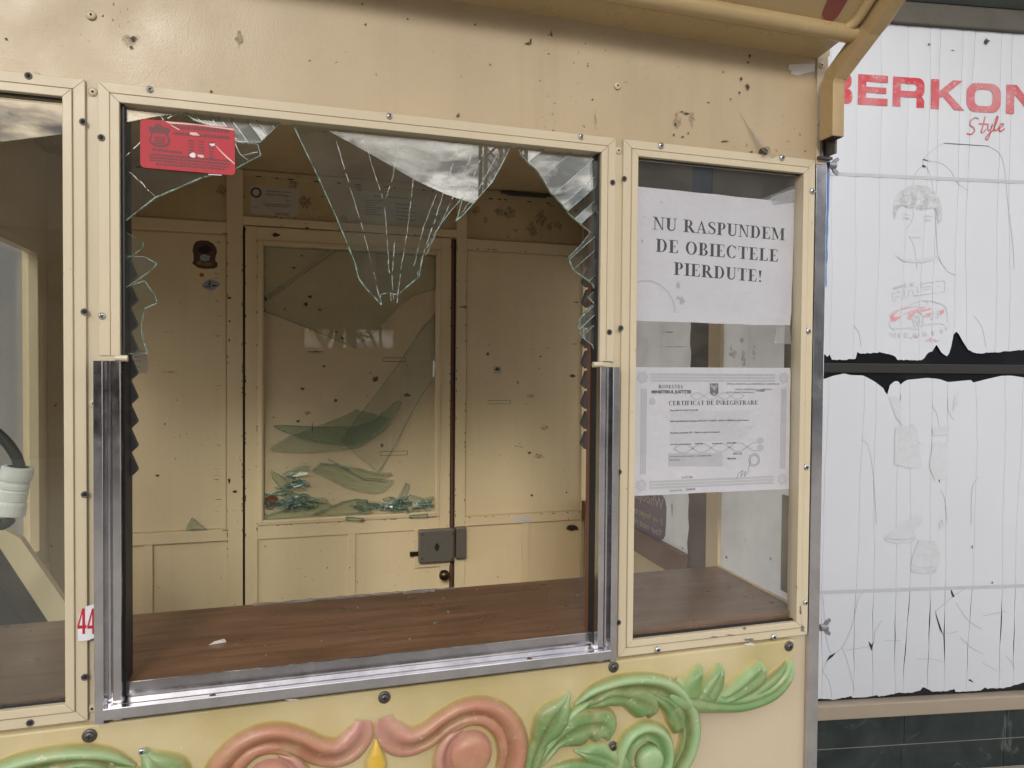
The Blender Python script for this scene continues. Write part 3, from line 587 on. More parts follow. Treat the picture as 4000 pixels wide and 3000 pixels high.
# --- left side window
m_ = MB(); m_.pbox(LEFT, .03, 1.02, 1.06, 1.79, -.016, -.012); m_.build('side_pane', M['glass_clear'], K)
for u0, v0, u1, v1 in ((1.035, 1.0, 1.075, 1.80), (.03, 1.775, 1.035, 1.80), (.03, 1.0, 1.035, 1.035)):
    m_ = MB(); m_.pbox(LEFT, u0, v0, u1, v1, -.01, .012); m_.build('side_trim', M['trimbar'], K, bevel=.002)
m_ = MB(); m_.pbox(LEFT, .03, .955, 1.12, .985, .0, .012); m_.build('side_trim', M['trimbar'], K)

# --- counter
m_ = MB(); m_.add([(-.608, .0125, 1.083), (.8545, .0125, 1.083), (.872, .298, 1.083), (-.608, .298, 1.083), (-.608, .0125, 1.06), (.8545, .0125, 1.06), (.872, .298, 1.06), (-.608, .298, 1.06)],
                  [(0, 1, 2, 3), (7, 6, 5, 4), (0, 4, 5, 1), (1, 5, 6, 2), (2, 6, 7, 3), (3, 7, 4, 0)]); CT = m_.build('counter', M['wood'], K)
m_ = MB(); m_.pbox(RIGHT, .004, 1.0835, .262, 1.087, .0, .004); m_.build('counter_bead', M['trimbar'], CT)
p = atY(*zc(9, 706, 665), .03); m_ = MB(); m_.add([(.83+.004*math.cos(j*.5236), .06+.004*math.sin(j*.5236), 1.0834) for j in range(12)], [tuple(range(12))]); m_.build('bolt_hole', M['hole'], CT)

# --- back wall: boards set back between rails and stiles
BW = link('back_wall', None, (.15, 1.155, 1.1), K)
def bpx(px, py): return BACK.px(px, py)
m_ = MB(); m_.box((-.63, 1.158, .05), (.93, 1.166, 2.1)); m_.build('backing_board', M['inside'], BW)
def bb(name, x0, x1, z0, z1, h0=-.006, h1=.004, mt='inside', par=None, bev=.0012):
    m = MB(); m.pbox(BACK, x0, z0, x1, z1, h0, h1); return m.build(name, M[mt], par or BW, bevel=bev)
xs = [bpx(p, 1500)[0] for p in (886, 949, 953, 958, 1007, 1030, 1703, 1718, 1758, 1779, 1819, 2271)]
xPL0, xPL1, xg0, xD0, xT0, xG0, xG1, xT1, xD1, xPR0, xPR1, xR1 = xs
zCeil = 2.054; zT1 = bpx(1300, 715)[1]; zT0 = bpx(1300, 868)[1]; zDt = bpx(1300, 905)[1]
zRu0, zRu1 = bpx(700, 905)[1], bpx(700, 858)[1]
zM0 = bpx(889, 2067)[1]; zM1 = bpx(500, 2133)[1]
print('zs', zT1, zT0, zDt, zRu0, zRu1, zM0, zM1)
bb('stile', -.61, -.565, .05, zCeil); bb('stile', xPL0, xPL1, .05, zCeil); bb('stile', xPR0, xPR1, .05, zCeil); bb('stile', xR1, .912, .05, zCeil)
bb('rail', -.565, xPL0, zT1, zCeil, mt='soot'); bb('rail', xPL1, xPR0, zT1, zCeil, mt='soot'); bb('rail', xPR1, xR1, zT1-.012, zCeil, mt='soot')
bb('rail', -.565, xPL0, zRu0, zRu1); bb('rail', xPL1, xPR0, zDt+.004, zT0); bb('rail', xPR1, xR1, zRu0-.004, zRu1-.004)
bb('rail', -.565, xPL0, zM1, zM0); bb('rail', xPR1, xR1, zM1+.002, zM0-.002)
for px_ in (579, 2050): x = bpx(px_, 2250)[0]; bb('batten', x-.0115, x+.0115, .05, zM1, -.006, .002)
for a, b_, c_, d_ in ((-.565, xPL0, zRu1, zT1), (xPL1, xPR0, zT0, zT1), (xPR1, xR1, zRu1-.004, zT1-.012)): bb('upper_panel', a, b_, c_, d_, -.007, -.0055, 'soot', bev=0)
for a, b_, c_, d_ in ((-.565, xPL0, zM0, zRu0), (xPR1, xR1, zM0-.002, zRu0-.004)): bb('middle_panel', a+.003, b_-.003, c_+.003, d_-.003, -.007, -.004, bev=.0006)
for a, b_ in ((-.565, xPL0), (xPR1, xR1)): bb('lower_panel', a, b_, .05, zM1, -.007, -.0055, bev=0)
# worn edges: thin dark chips along rails and stiles
rc = random.Random(5)
M['chip'] = smudge('flaked_to_rust', (.035, .022, .014), .26, .42, 300, 1.0)
def chips(par, pts, n, s=.0035, pl=BACK, h=.0046):
    for _ in range(n):
        (x0, z0), (x1, z1) = rc.choice(pts); t = rc.random(); x = x0+(x1-x0)*t; z = z0+(z1-z0)*t; vert = abs(z1-z0) > abs(x1-x0)
        sx, sz = (s*.35, s*rc.uniform(.6, 2.2)) if vert else (s*rc.uniform(.6, 2.2), s*.35)
        MB().flat(pl, [(x+sx*math.cos(a*1.05)*rc.uniform(.6, 1.2), z+sz*math.sin(a*1.05)*rc.uniform(.6, 1.2)) for a in range(6)], h).build('paint_chip', M['chip'], par)
chips(BW, [((xPL1-.002, .9), (xPL1-.002, zRu0)), ((xPL0+.002, .95), (xPL0+.002, zRu0)), ((xPR1-.002, .95), (xPR1-.002, zRu0)), ((xPR0+.002, 1.0), (xPR0+.002, 1.9))], 60)
chips(BW, [((-.18, zM0-.002), (xPL0, zM0-.002)), ((xPR1, zM0-.004), (xR1, zM0-.004)), ((-.18, zRu0+.002), (xPL0, zRu0+.002)), ((xPL1, zDt+.006), (xPR0, zDt+.006)), ((xPR1, zRu0), (xR1, zRu0))], 44)
chips(BW, [((-.5, zT1), (xPL0, zT1)), ((xPL1, zT1), (xPR0, zT1)), ((xPR1, zT1-.01), (xR1, zT1-.01))], 30, .006)
for c, x, y, rx, ry in ((4, 1418, 258, 12, 9), (4, 1418, 403, 9, 6), (4, 1415, 520, 6, 10), (4, 1415, 1388, 8, 18), (4, 1450, 1452, 14, 12), (5, 795, 316, 26, 4), (5, 815, 316, 6, 12), (8, 1475, 175, 34, 22)):
    MB().flat(BACK, [bpx(*zc(c, *t)) for t in blot(x, y, rx, ry, int(x+y), 12, .45)], .0047).build('paint_chip', M['chip'], BW)
for c, x, y, rx, ry in ((5, 960, 605, 11, 14), (5, 1285, 620, 8, 5), (5, 1145, 780, 4, 12), (5, 1310, 1060, 26, 18), (5, 1215, 1215, 14, 8), (5, 1230, 1478, 10, 10), (5, 1505, 285, 18, 4), (5, 1480, 740, 22, 10), (5, 1275, 1235, 30, 18), (4, 970, 1356, 16, 9), (4, 1015, 1038, 6, 9), (4, 1088, 890, 4, 4), (4, 1030, 470, 40, 2), (4, 1050, 715, 60, 6), (5, 1225, 865, 28, 12)):
    MB().flat(BACK, [bpx(*zc(c, *t)) for t in blot(x, y, rx, ry, int(x*3+y), 12, .5)], -.0038).build('scuff_mark', M['scuff' if rx < 25 else 'scuff_soft'], BW)
MB().flat(BACK, [bpx(*zc(5, x, y)) for x, y in ((1115, 1610), (1140, 1605), (1215, 1600), (1228, 1620), (1200, 1640), (1150, 1638), (1130, 1650), (1110, 1630))], .0048).build('residue_patch', M['bare'], BW)
for i in range(70):
    x = rc.choice((rc.uniform(-.2, xPL0-.02), rc.uniform(xPR1+.02, xR1-.02))); z = rc.uniform(1.08, 1.85); a_ = rc.uniform(0, 3.14); l_ = rc.uniform(.002, .012); t_w = rc.uniform(.0003, .0012)
    MB().flat(BACK, [(x+l_*math.cos(a_)*k1-t_w*math.sin(a_)*k2, z+l_*math.sin(a_)*k1*.3+t_w*math.cos(a_)*k2) for k1, k2 in ((-1, -.4), (0, -1), (1, -.2), (.6, .7), (-.5, .8))], -.0037).build('scratch', M['scuff' if i % 3 else 'scuff_soft'], BW)
for i in range(26):
    x = rc.uniform(xPR1, xR1) if i % 2 else rc.uniform(-.2, xPR0); z = rc.uniform(zRu1, zT1); r_ = rc.uniform(.006, .022)
    MB().flat(BACK, blot(x, z, r_, r_*rc.uniform(.5, 1.3), i+300, 12, .5), -.0052).build('soot_patch', M['scuff_soft'], BW)
# ceiling-level bolt
m_ = MB(); q0 = bpx(*zc(2, 1070, 1195)); q1 = bpx(*zc(2, 1310, 1210)); m_.pbox(BACK, q0[0], q0[1]-.006, q1[0], q0[1]+.004, .004, .016); m_.tube([BACK.P(q0[0]-.02, q0[1], .01), BACK.P(q1[0]+.03, q1[1], .01)], .004, 8); m_.build('sliding_bolt', M['dark_screw'], BW)

# --- door
zDb = .06; DR = link('door', None, ((xD0+xD1)/2, YB, .06), K)
zGt, zGb = bpx(1365, 979)[1], bpx(1365, 2012)[1]; tw = xG0-xT0
m_ = MB(); m_.pbox(BACK, xg0-.003, zDb, xg0+.003, zDt, -.0058, -.003); m_.build('hinge_gap', M['hole'], DR)
m_ = MB(); m_.pbox(BACK, xD1, zDb, xPR0, zDt, -.0058, -.004); m_.build('lock_gap', M['hole'], DR)
m_ = MB(); m_.pbox(BACK, xD1+.004, zDb, xD1+.0115, zDt, -.004, -.001); m_.build('door_edge_strip', M['brown_rail'], DR)
bb('door_stile', xg0+.0035, xT0, zDb, zDt, -.005, .007, par=DR); bb('door_stile', xT1, xD1, zDb, zDt, -.005, .007, par=DR)
bb('door_rail', xT0, xT1, zGt+tw, zDt, -.005, .007, par=DR); zR0 = bpx(1365, 2085)[1]; bb('door_rail', xT0, xT1, zR0, zGb-tw, -.005, .007, par=DR)
bb('door_board', xT0, xT1, zGb-tw, zGt+tw, -.0048, -.0030, 'inside', DR, 0)
bb('door_lower_board', xT0, xT1, zDb, zR0, -.0045, .0005, par=DR, bev=0); x = bpx(1373, 2250)[0]; bb('batten', x-.011, x+.011, zDb, zR0, .0005, .006, par=DR)
for a, b_, iw in (((xT0, zGt+tw), (xT1, zGt+tw), (0, 0, -1)), ((xT0, zGb-tw), (xT1, zGb-tw), (0, 0, 1)), ((xT0, zGb-tw), (xT0, zGt+tw), (1, 0, 0)), ((xT1, zGb-tw), (xT1, zGt+tw), (-1, 0, 0))):
    A3, B3, iw = Vector((a[0], YB-.007, a[1])), Vector((b_[0], YB-.007, b_[1])), Vector(iw); d = (B3-A3).normalized(); v = []
    for e, s_ in ((A3, 1), (B3, -1)):
        for wd, h in ((0, -.004), (0, .001), (.002, .006), (tw*.7, .0075), (tw, .004), (tw, -.010)): v.append(e+iw*wd+d*(s_*(wd+.0005))+Vector((0, -h, 0)))
    m_ = MB(); m_.add(v, [(i, i+1, 7+i, 6+i) for i in range(5)]+[(5, 4, 3, 2, 1, 0), (6, 7, 8, 9, 10, 11)]); m_.build('glazing_trim', M['trimbar'], DR)
bb('door_pane', xG0, xG1, zGb, zGt, .0005, .003, 'door_glass', DR, 0)
lp = lambda i, x, y: bpx(*zc(i, x, y))
def plate(name, x0, y0, x1, y1, h0, h1, mt, par, bev=.002):
    a = lp(8, x0, y0); b_ = lp(8, x1, y1); return bb(name, a[0], b_[0], b_[1], a[1], h0, h1, mt, par, bev)
plate('lock_backing', 500, 182, 720, 405, .007, .010, 'trimbar', DR); LK = plate('lock_box', 522, 180, 733, 366, .010, .034, 'lock', DR, .004)
a = lp(8, 630, 280); MB().flat(BACK, [(a[0]+.0065*r_*math.cos(t), a[1]+.0125*r_*math.sin(t)) for t, r_ in [(i*math.pi/8, (1.25 if i % 8 == 0 else 1 if i % 4 else .95)) for i in range(16)]], .0342).build('lock_hole', M['hole'], DR)
KP = plate('lock_keeper', 750, 165, 812, 352, .004, .028, 'lock', DR, .004)
m_ = MB(); a = lp(8, 472, 320); b_ = lp(8, 522, 342); m_.pbox(BACK, a[0], b_[1], b_[0], a[1], .008, .016); m_.build('latch_lever', M['brass'], DR)
for x, y in ((541, 204), (728, 200), (541, 352), (720, 350)): a = lp(8, x, y); m_ = MB(); disc_profile([(.0035, 0), (.003, .0012)], 10, 0, m_); o = m_.build('lock_screw', M['dark_screw'], DR, origin=(0, 0, 0)); W[o.name] = BACK.P(a[0], a[1], .034); o.location = W[o.name]-wloc(DR)
a = lp(8, 672, 447); m_ = MB(); c0 = BACK.P(a[0], a[1], .0)
pr_ = [(.0, .010), (.007, .010), (.0085, .013), (.006, .018), (.0055, .024), (.011, .030), (.0155, .036), (.0165, .042), (.0145, .049), (.008, .053), (.001, .054)]; k = 18
m_.add([(c0.x+r_*math.cos(2*math.pi*j/k), c0.y-h, c0.z+r_*math.sin(2*math.pi*j/k)) for r_, h in pr_ for j in range(k)], [(i*k+j, i*k+(j+1) % k, (i+1)*k+(j+1) % k, (i+1)*k+j) for i in range(len(pr_)-1) for j in range(k)]); m_.build('door_knob', M['brass'], DR, smooth=True)
chips(DR, [((xT0-.002, 1.0), (xT0-.002, 1.9)), ((xg0+.005, .95), (xg0+.005, 1.9)), ((xT0, zGb-tw-.002), (xT1, zGb-tw-.002)), ((xD1-.002, 1.0), (xD1-.002, 1.9))], 56, h=.0076)
for x, y, rx, ry in ((1700, 1452, 30, 14), (1895, 1410, 14, 6)): MB().flat(BACK, [bpx(*zc(1, *t)) for t in blot(x, y, rx, ry, int(x), 10, .5)], .0077).build('paint_chip', M['chip'], DR)
for i, (x, y, rx, ry) in enumerate(((1915, 250, 16, 10), (1888, 298, 16, 14), (1640, 265, 12, 14), (1868, 820, 18, 8), (1840, 1020, 14, 10), (1928, 1060, 4, 34), (2000, 680, 9, 9), (1945, 590, 55, 3), (1945, 598, 55, 2))):
    MB().flat(BACK, [bpx(*zc(4, *t)) for t in blot(x, y, rx, ry, i+40, 12, .5)], -.0028).build('scuff_mark', M['scuff' if i < 2 or i > 5 else 'pen'], DR)
for x0, y0, x1, y1 in ((310, 628, 450, 652), (293, 1208, 462, 1228), (960, 892, 1098, 912)):
    a, b_ = lp(5, x0, y0), lp(5, x1, y1); m_ = MB(); edge_ribbon(m_, BACK, [a, (b_[0], a[1]), b_, (a[0], b_[1])], .0007, -.003, -.0028, 0, True); m_.build('tape_mark', M['scuff' if x0 < 900 else 'scuff_soft'], DR if x0 < 900 else BW)

for i in range(24):
    x = rc.uniform(xG0+.02, xG1-.02); z = rc.uniform(zGb+.15, zGt-.02); r_ = rc.uniform(.002, .008)
    MB().flat(BACK, blot(x, z, r_*rc.uniform(.5, 2), r_, i+400, 10, .5), -.0027).build('scuff_mark', M['scuff_soft' if i % 2 else 'scuff'], DR)

# ================================================================== ornament panel below the windows
OH = .012
ORN = Plane((0, 0, 0), (1, 0, 0), (0, 0, 1), (0, -1, 0))
o8 = lambda pts: [ORN.px(*zc(8, x, y), OH) for x, y in pts]; o9 = lambda pts: [ORN.px(*zc(9, x, y), OH) for x, y in pts]
rt = o9([(800, 868), (798, 960), (785, 1060), (765, 1130), (735, 1200), (650, 1255), (560, 1285), (500, 1302), (400, 1306), (320, 1302), (240, 1306), (212, 1316), (202, 1360), (203, 1410), (196, 1460), (185, 1510), (160, 1590), (130, 1659), (80, 1740), (0, 1830)])
OT = 1.0425
right = [(rt[0][0]-.003, OT), (rt[0][0], OT-.004)]+rt[1:]+[(rt[-1][0]-.03, .78)]
outline = [(2*XC-u, v) for u, v in right][::-1]; outline = outline[::-1]
poly = right[::-1]+[(2*XC-u, v) for u, v in right]       # counter-clockwise seen from the front
OP = MB().prism(ORN, poly, -.001, OH).build('ornament_panel', M['panel'], K, bevel=.0032)
def crom(pts, n=8):
    out = []; P_ = [pts[0]]+list(pts)+[pts[-1]]
    for i in range(1, len(P_)-2):
        p0, p1, p2, p3 = (Vector(P_[i+j]) for j in (-1, 0, 1, 2))
        for k in range(n):
            t = k/n; out.append(.5*((2*p1)+(p2-p0)*t+(2*p0-5*p1+4*p2-p3)*t*t+(3*p1-p0-3*p2+p3)*t**3))
    out.append(Vector(pts[-1])); return out
def mixc(a, b, t): t = max(0, min(1, t)); return tuple(a[i]+(b[i]-a[i])*t for i in range(3))+(1,)
PXM = .00034      # metres per crop pixel at the panel
PCOL = (.42, .34, .13)
def tone(c0, c1, c2, x):      # recess -> flank -> crest, airbrush tones; the groove shade is painted on top in ribbon
    return mixc(c2, c1, x*2) if x < .5 else mixc(c1, c0, (x-.5)*2)
def ribbon(path, hw, H, name, c0, c1, mirror=True, groove=0, lobes=0, skew=0, tip=None, hb=OH, band=False):
    pts = crom(path, 10); ws = crom([(w_, 0) for w_ in hw], 10); n = len(pts); T = [-1.32, -1.18, -1.06, -.98, -.88, -.74, -.56, -.36, -.16, .04, .22, .40, .58, .74, .88, .98, 1.06, 1.18, 1.32]; kk = len(T); rnd = random.Random(len(path)*31+int(hw[1]))
    ph = rnd.uniform(0, 3); dark = tuple(x*.62 for x in c1)
    for sg in ((1, -1) if mirror else (1,)):
        v, c = [], []
        for i, p in enumerate(pts):
            d = pts[min(i+1, n-1)]-pts[max(i-1, 0)]; d = d.normalized() if d.length > 1e-9 else Vector((1, 0)); nn = Vector((-d.y, d.x)); wv_ = ws[i].x*PXM; s = i/(n-1); lb = 0
            if lobes: lb = abs(math.sin(s*math.pi*lobes+.4)); wv_ *= .72+.46*lb
            env = min(1, 5*min(s+.04, 1.04-s))**.7*min(1, wv_/(30*PXM))**.6
            for j, t in enumerate(T):
                q = p+nn*(wv_*(t if abs(t) <= 1 else math.copysign(1+(abs(t)-1)*min(1, 24*PXM/max(wv_, 1e-5)), t))); q.x = XC+(q.x-XC)*sg
                a = abs(t)
                if a < 1:
                    u = (t+skew)/(1+abs(skew)*(1 if t*skew > 0 else -1)) if skew else t
                    pr = .30+.70*max(0, 1-abs(u)**2.0)**.75
                    if band: pr = .40+.60*math.exp(-((t-.42)/.42)**2)+.26*math.exp(-((t+.70)/.15)**2)-.10*math.exp(-((t+.30)/.2)**2)
                    if groove: pr -= groove*math.exp(-((t-.12)/.16)**2)+.10*groove*math.cos(t*9+ph)
                    if lobes: pr *= .82+.18*lb
                    pr *= min(1, (1-a)*9+.35)
                else: pr = .22*(1-min(1, (a-1)/.32))**2*(1 if a < 1.3 else 0)
                h = hb+H*env*pr+(0 if a < 1.3 else -.0006); v.append(ORN.P(q.x, q.y, h))
                cc = tone(c0, c1, c1, pr*1.15)
                if groove: cc = mixc(cc, dark, groove*1.3*math.exp(-((t-.12)/.2)**2))  # groove lines darkened, their shade put into the vertex colour
                if tip: cc = mixc(tip, cc, min(1, min(s*4, (1-s)*3.2)+.1))
                if a > .80: cc = mixc(cc, PCOL, (a-.80)/.38)
                c.append(cc)
        f = [(i*kk+j, i*kk+j+1, (i+1)*kk+j+1, (i+1)*kk+j) for i in range(n-1) for j in range(kk-1)]
        if sg < 0: f = [x[::-1] for x in f]
        m = MB(); m.add(v, f, 0, c); m.build(name, M['relief'], OP, smooth=True)
def dome(c, r, H, name, c0, c1, squash=1):
    for sg in (1, -1):
        v, cc, k = [], [], 24; rings = [(1.0, -.1), (.97, .25), (.9, .6), (.75, .86), (.5, .96), (.25, 1.0), (.02, 1.0)]
        for rr, h in rings:
            for j in range(k):
                a = 2*math.pi*j/k; v.append(ORN.P(XC+(c[0]+r*rr*math.cos(a)-XC)*sg, c[1]+r*rr*math.sin(a)*squash, OH+H*h)); cc.append(mixc(c1, c0, h*1.2))
        f = [(i*k+j, i*k+(j+1) % k, (i+1)*k+(j+1) % k, (i+1)*k+j) for i in range(len(rings)-1) for j in range(k)]
        if sg < 0: f = [x[::-1] for x in f]
        m = MB(); m.add(v, f, 0, cc); m.build(name, M['relief'], OP, smooth=True)
SAL, SAL2, PNK = (.40, .18, .115), (.28, .12, .065), (.45, .22, .20)
GRN, GRN2, GRN3 = (.13, .245, .085), (.115, .155, .045), (.26, .40, .20)
ribbon(o8([(318, 1345), (335, 1415), (400, 1478), (480, 1490), (580, 1450), (680, 1372), (790, 1312), (900, 1297), (1005, 1335), (1085, 1425), (1112, 1550), (1085, 1680), (1000, 1770), (880, 1800), (770, 1765), (695, 1680), (680, 1580), (725, 1480), (800, 1425)]), [34, 58, 66, 62, 58, 56, 58, 62, 66, 68, 68, 64, 58, 54, 50, 46, 42, 34, 18], .015, 'scroll', SAL, SAL2, band=True, tip=PNK)
ribbon(o8([(690, 1500), (760, 1400), (860, 1355), (960, 1370), (1030, 1450), (1050, 1560), (1020, 1670)]), [8, 22, 26, 28, 28, 26, 16], .010, 'scroll_bead', SAL, SAL2)
dome(o8([(845, 1560)])[0], 98*PXM, .020, 'scroll_eye', SAL, PNK)
ribbon(o8([(268, 1470), (266, 1540), (264, 1600), (266, 1660), (270, 1700)]), [4, 22, 40, 42, 20], .010, 'yellow_drop', (.62, .38, .02), (.50, .36, .10), mirror=False)
ribbon(o8([(1490, 1275), (1600, 1200), (1730, 1150), (1880, 1130), (2010, 1145), (2110, 1200), (2175, 1290), (2200, 1400), (2188, 1510), (2140, 1630), (2060, 1740)]), [14, 42, 48, 50, 52, 56, 56, 54, 52, 50, 40], .016, 'stem', GRN3, GRN2, band=True)
ribbon(o8([(1195, 1720), (1230, 1590), (1290, 1450), (1375, 1320), (1455, 1195)]), [14, 40, 66, 70, 16], .018, 'leaf', GRN, GRN2, groove=.4, lobes=2, tip=GRN3)
ribbon(o8([(1220, 1700), (1320, 1545), (1440, 1440), (1570, 1385), (1670, 1400), (1700, 1490)]), [12, 32, 62, 84, 62, 10], .017, 'leaf', GRN, GRN2, groove=.35, lobes=3, tip=GRN3)
ribbon(o8([(1215, 1680), (1300, 1530), (1400, 1400), (1490, 1300), (1600, 1240)]), [10, 18, 20, 20, 8], .015, 'leaf_rib', GRN3, GRN)
ribbon(o8([(1800, 1690), (1720, 1610), (1610, 1560), (1485, 1550)]), [34, 56, 44, 8], .014, 'leaf', GRN, GRN3, groove=.3, lobes=2, tip=GRN3)
ribbon(o8([(1760, 1720), (1620, 1660), (1460, 1640), (1320, 1665)]), [24, 34, 30, 6], .012, 'leaf', GRN, GRN2, tip=GRN3)
ribbon(o8([(1800, 1760), (1782, 1650), (1800, 1540), (1855, 1455), (1940, 1425), (2015, 1465), (2045, 1550), (2030, 1640), (1980, 1700), (1900, 1700), (1860, 1640)]), [40, 48, 50, 50, 48, 46, 44, 40, 36, 30, 16], .017, 'volute', GRN3, GRN, band=True)
dome(o8([(1945, 1595)])[0], 72*PXM, .019, 'volute_eye', GRN3, GRN)
ribbon(o8([(1560, 1285), (1690, 1215), (1830, 1225), (1940, 1275), (1950, 1350)]), [10, 36, 58, 56, 8], .016, 'leaf', GRN, GRN2, groove=.35, lobes=2)
ribbon(o8([(1950, 1190), (2050, 1250), (2110, 1340), (2125, 1435)]), [14, 34, 50, 24], .015, 'leaf', GRN, GRN2, groove=.3)
ribbon(o9([(30, 1170), (150, 1225), (330, 1255), (490, 1245), (640, 1185), (730, 1090), (780, 990)]), [66, 62, 44, 44, 46, 38, 10], .017, 'leaf', GRN, GRN3, groove=.35, lobes=0, tip=GRN3)
ribbon(o9([(150, 1225), (160, 1120), (208, 1022)]), [60, 48, 14], .018, 'leaf_lobe', GRN, GRN3, tip=GRN3)
ribbon(o9([(230, 1225), (290, 1120), (330, 1012)]), [56, 50, 12], .019, 'leaf_lobe', GRN, GRN3, groove=.3, tip=GRN3)
ribbon(o9([(310, 1235), (440, 1160), (545, 1075), (575, 992)]), [34, 52, 62, 14], .019, 'leaf_lobe', GRN, GRN3, groove=.3, tip=GRN3)
ribbon(o9([(480, 1235), (600, 1150), (690, 1070), (740, 1000)]), [20, 30, 26, 6], .013, 'leaf_lobe', GRN, GRN2)
for c, x, y in ((7, 553, 1458), (8, 318, 1222), (8, 1732, 1035), (8, 1727, 1527), (9, 760, 906)): fix('bolt', zc(c, x, y), -OH, OP)
fix('small', zc(7, 875, 1555), -OH-.014, OP)
for c, x, y, rx, ry in ((9, 305, 1283, 50, 9), (9, 515, 895, 30, 9), (7, 1990, 1200, 50, 6), (7, 1800, 1238, 50, 7)):
    MB().flat(ORN, [ORN.px(*zc(c, *t), OH+.001) for t in blot(x, y, rx, ry, int(x), 12, .5)], OH+.0006 if c == 7 else OH+.0012).build('paint_chip', M['bare'], OP)

# ================================================================== lettering helpers
def rect(x0, y0, x1, y1): return [(x0, y0), (x1, y0), (x1, y1), (x0, y1)]
def ringp(cx, cy, rx, ry, wx, wy, a0, a1, n=14):
    q = []
    for i in range(n):
        a, b = R(a0+(a1-a0)*i/n), R(a0+(a1-a0)*(i+1)/n)
        q.append([(cx+rx*math.cos(a), cy+ry*math.sin(a)), (cx+rx*math.cos(b), cy+ry*math.sin(b)), (cx+(rx-wx)*math.cos(b), cy+(ry-wy)*math.sin(b)), (cx+(rx-wx)*math.cos(a), cy+(ry-wy)*math.sin(a))])
    return q
def strokep(pts, ws, n=6):
    c = crom(pts, n); wv_ = crom([(w_, 0) for w_ in ws], n); q = []
    def off(i):
        d = c[min(i+1, len(c)-1)]-c[max(i-1, 0)]; d = d.normalized() if d.length else Vector((1, 0)); return Vector((-d.y, d.x))*wv_[i].x
    for i in range(len(c)-1): a, b = off(i), off(i+1); q.append([tuple(c[i]+a), tuple(c[i]-a), tuple(c[i+1]-b), tuple(c[i+1]+b)])
    return q
T_, t_ = .19, .055
def ser(x0, x1, y): return rect(x0, y, x1, y+t_)
def serif(ch):                 # bold roman capitals, height 1
    I = lambda x: [rect(x+.10, 0, x+.10+T_, 1), ser(x, x+.20+T_, 0), ser(x, x+.20+T_, 1-t_)]
    if ch == 'I': return I(0), .37
    if ch == 'Î': return I(0)+[[(.0, 1.08), (.08, 1.08), (.185, 1.2), (.185, 1.27)], [(.37, 1.08), (.29, 1.08), (.185, 1.2), (.185, 1.27)]], .37
    if ch == 'N': return [rect(.11, 0, .16, 1), rect(.62, 0, .67, 1), [(.06, 1), (.25, 1), (.67, 0), (.60, 0)], ser(0, .26, 0), ser(0, .2, 1-t_), ser(.52, .78, 1-t_)], .78
    if ch == 'U': return [rect(.10, .3, .10+T_, 1), rect(.60, .3, .65, 1), ser(0, .36, 1-t_), ser(.5, .76, 1-t_)]+ringp(.375, .3, .275, .31, .16, .09, 180, 275, 9)+ringp(.375, .3, .275, .31, .06, .09, 275, 360, 8), .76
    if ch in 'RPB':
        q = I(0)
        if ch == 'B': return q+ringp(.36, .75, .22, .25, .15, .05, -90, 90)+ringp(.36, .26, .28, .26, .16, .05, -90, 90)+[rect(.2, .95, .36, 1), rect(.2, .47, .36, .52), rect(.2, 0, .36, .05)], .68
        q += ringp(.36, .73, .25, .27, .16, .05, -90, 90)+[rect(.2, .95, .36, 1), rect(.2, .46, .36, .51)]
        if ch == 'R': return q+[[(.30, .47), (.50, .47), (.80, .0), (.59, 0)], ser(.55, .84, 0)], .80
        return q, .65
    if ch == 'Â': g_, w_ = serif('A'); return g_+[[(.20, 1.08), (.28, 1.08), (.385, 1.2), (.385, 1.27)], [(.57, 1.08), (.49, 1.08), (.385, 1.2), (.385, 1.27)]], w_
    if ch == 'A': return [[(.08, 0), (.13, 0), (.40, .88), (.36, 1)], [(.52, 0), (.70, 0), (.40, 1), (.33, 1)], rect(.2, .30, .58, .345), ser(0, .24, 0), ser(.44, .78, 0)], .76
    if ch == 'S': return strokep([(.47, .76), (.42, .92), (.28, .97), (.12, .88), (.10, .72), (.22, .58), (.36, .48), (.47, .34), (.44, .13), (.28, .03), (.12, .08), (.07, .24)], [.02, .025, .03, .05, .075, .085, .085, .075, .05, .03, .025, .02], 3)+[rect(.45, .70, .49, .98), rect(.05, .02, .09, .30)], .56
    if ch == 'D': return I(0)+ringp(.36, .5, .36, .5, .17, .05, -90, 90, 18)+[rect(.2, .95, .36, 1), rect(.2, 0, .36, .05)], .77
    if ch in 'EFL':
        q = I(0)
        if ch != 'L': q += [rect(.2, .95, .58, 1), rect(.55, .74, .585, 1), rect(.24, .48, .42, .525), rect(.40, .38, .43, .63)]
        if ch != 'F': q += [rect(.2, 0, .58, .05), [(.58, 0), (.64, .28), (.60, .28), (.50, .05)]]
        return q, .66
    if ch == 'M': return [rect(.11, 0, .16, 1), rect(.72, 0, .72+T_, 1), [(.06, 1), (.26, 1), (.52, .2), (.46, 0)], [(.46, 0), (.50, .12), (.76, 1), (.82, 1)], ser(0, .27, 0), ser(.62, .98, 0), ser(0, .2, 1-t_), ser(.76, .98, 1-t_)], .99
    if ch == 'O': return ringp(.39, .5, .37, .52, .17, .05, 0, 360, 28), .79
    if ch in 'CG':
        q = ringp(.39, .5, .37, .52, .17, .05, 45, 315, 24)+[rect(.63, .70, .67, 1.0)]
        if ch == 'G': q += [rect(.56, .05, .70, .42), ser(.48, .78, .40)]
        else: q += [[(.62, .12), (.68, .26), (.66, .28), (.58, .14)]]
        return q, .75
    if ch in 'TȚ': return [rect(.26, 0, .26+T_, 1), ser(.16, .53, 0), rect(.02, .95, .67, 1), rect(.02, .70, .055, 1), rect(.635, .70, .67, 1)], .69
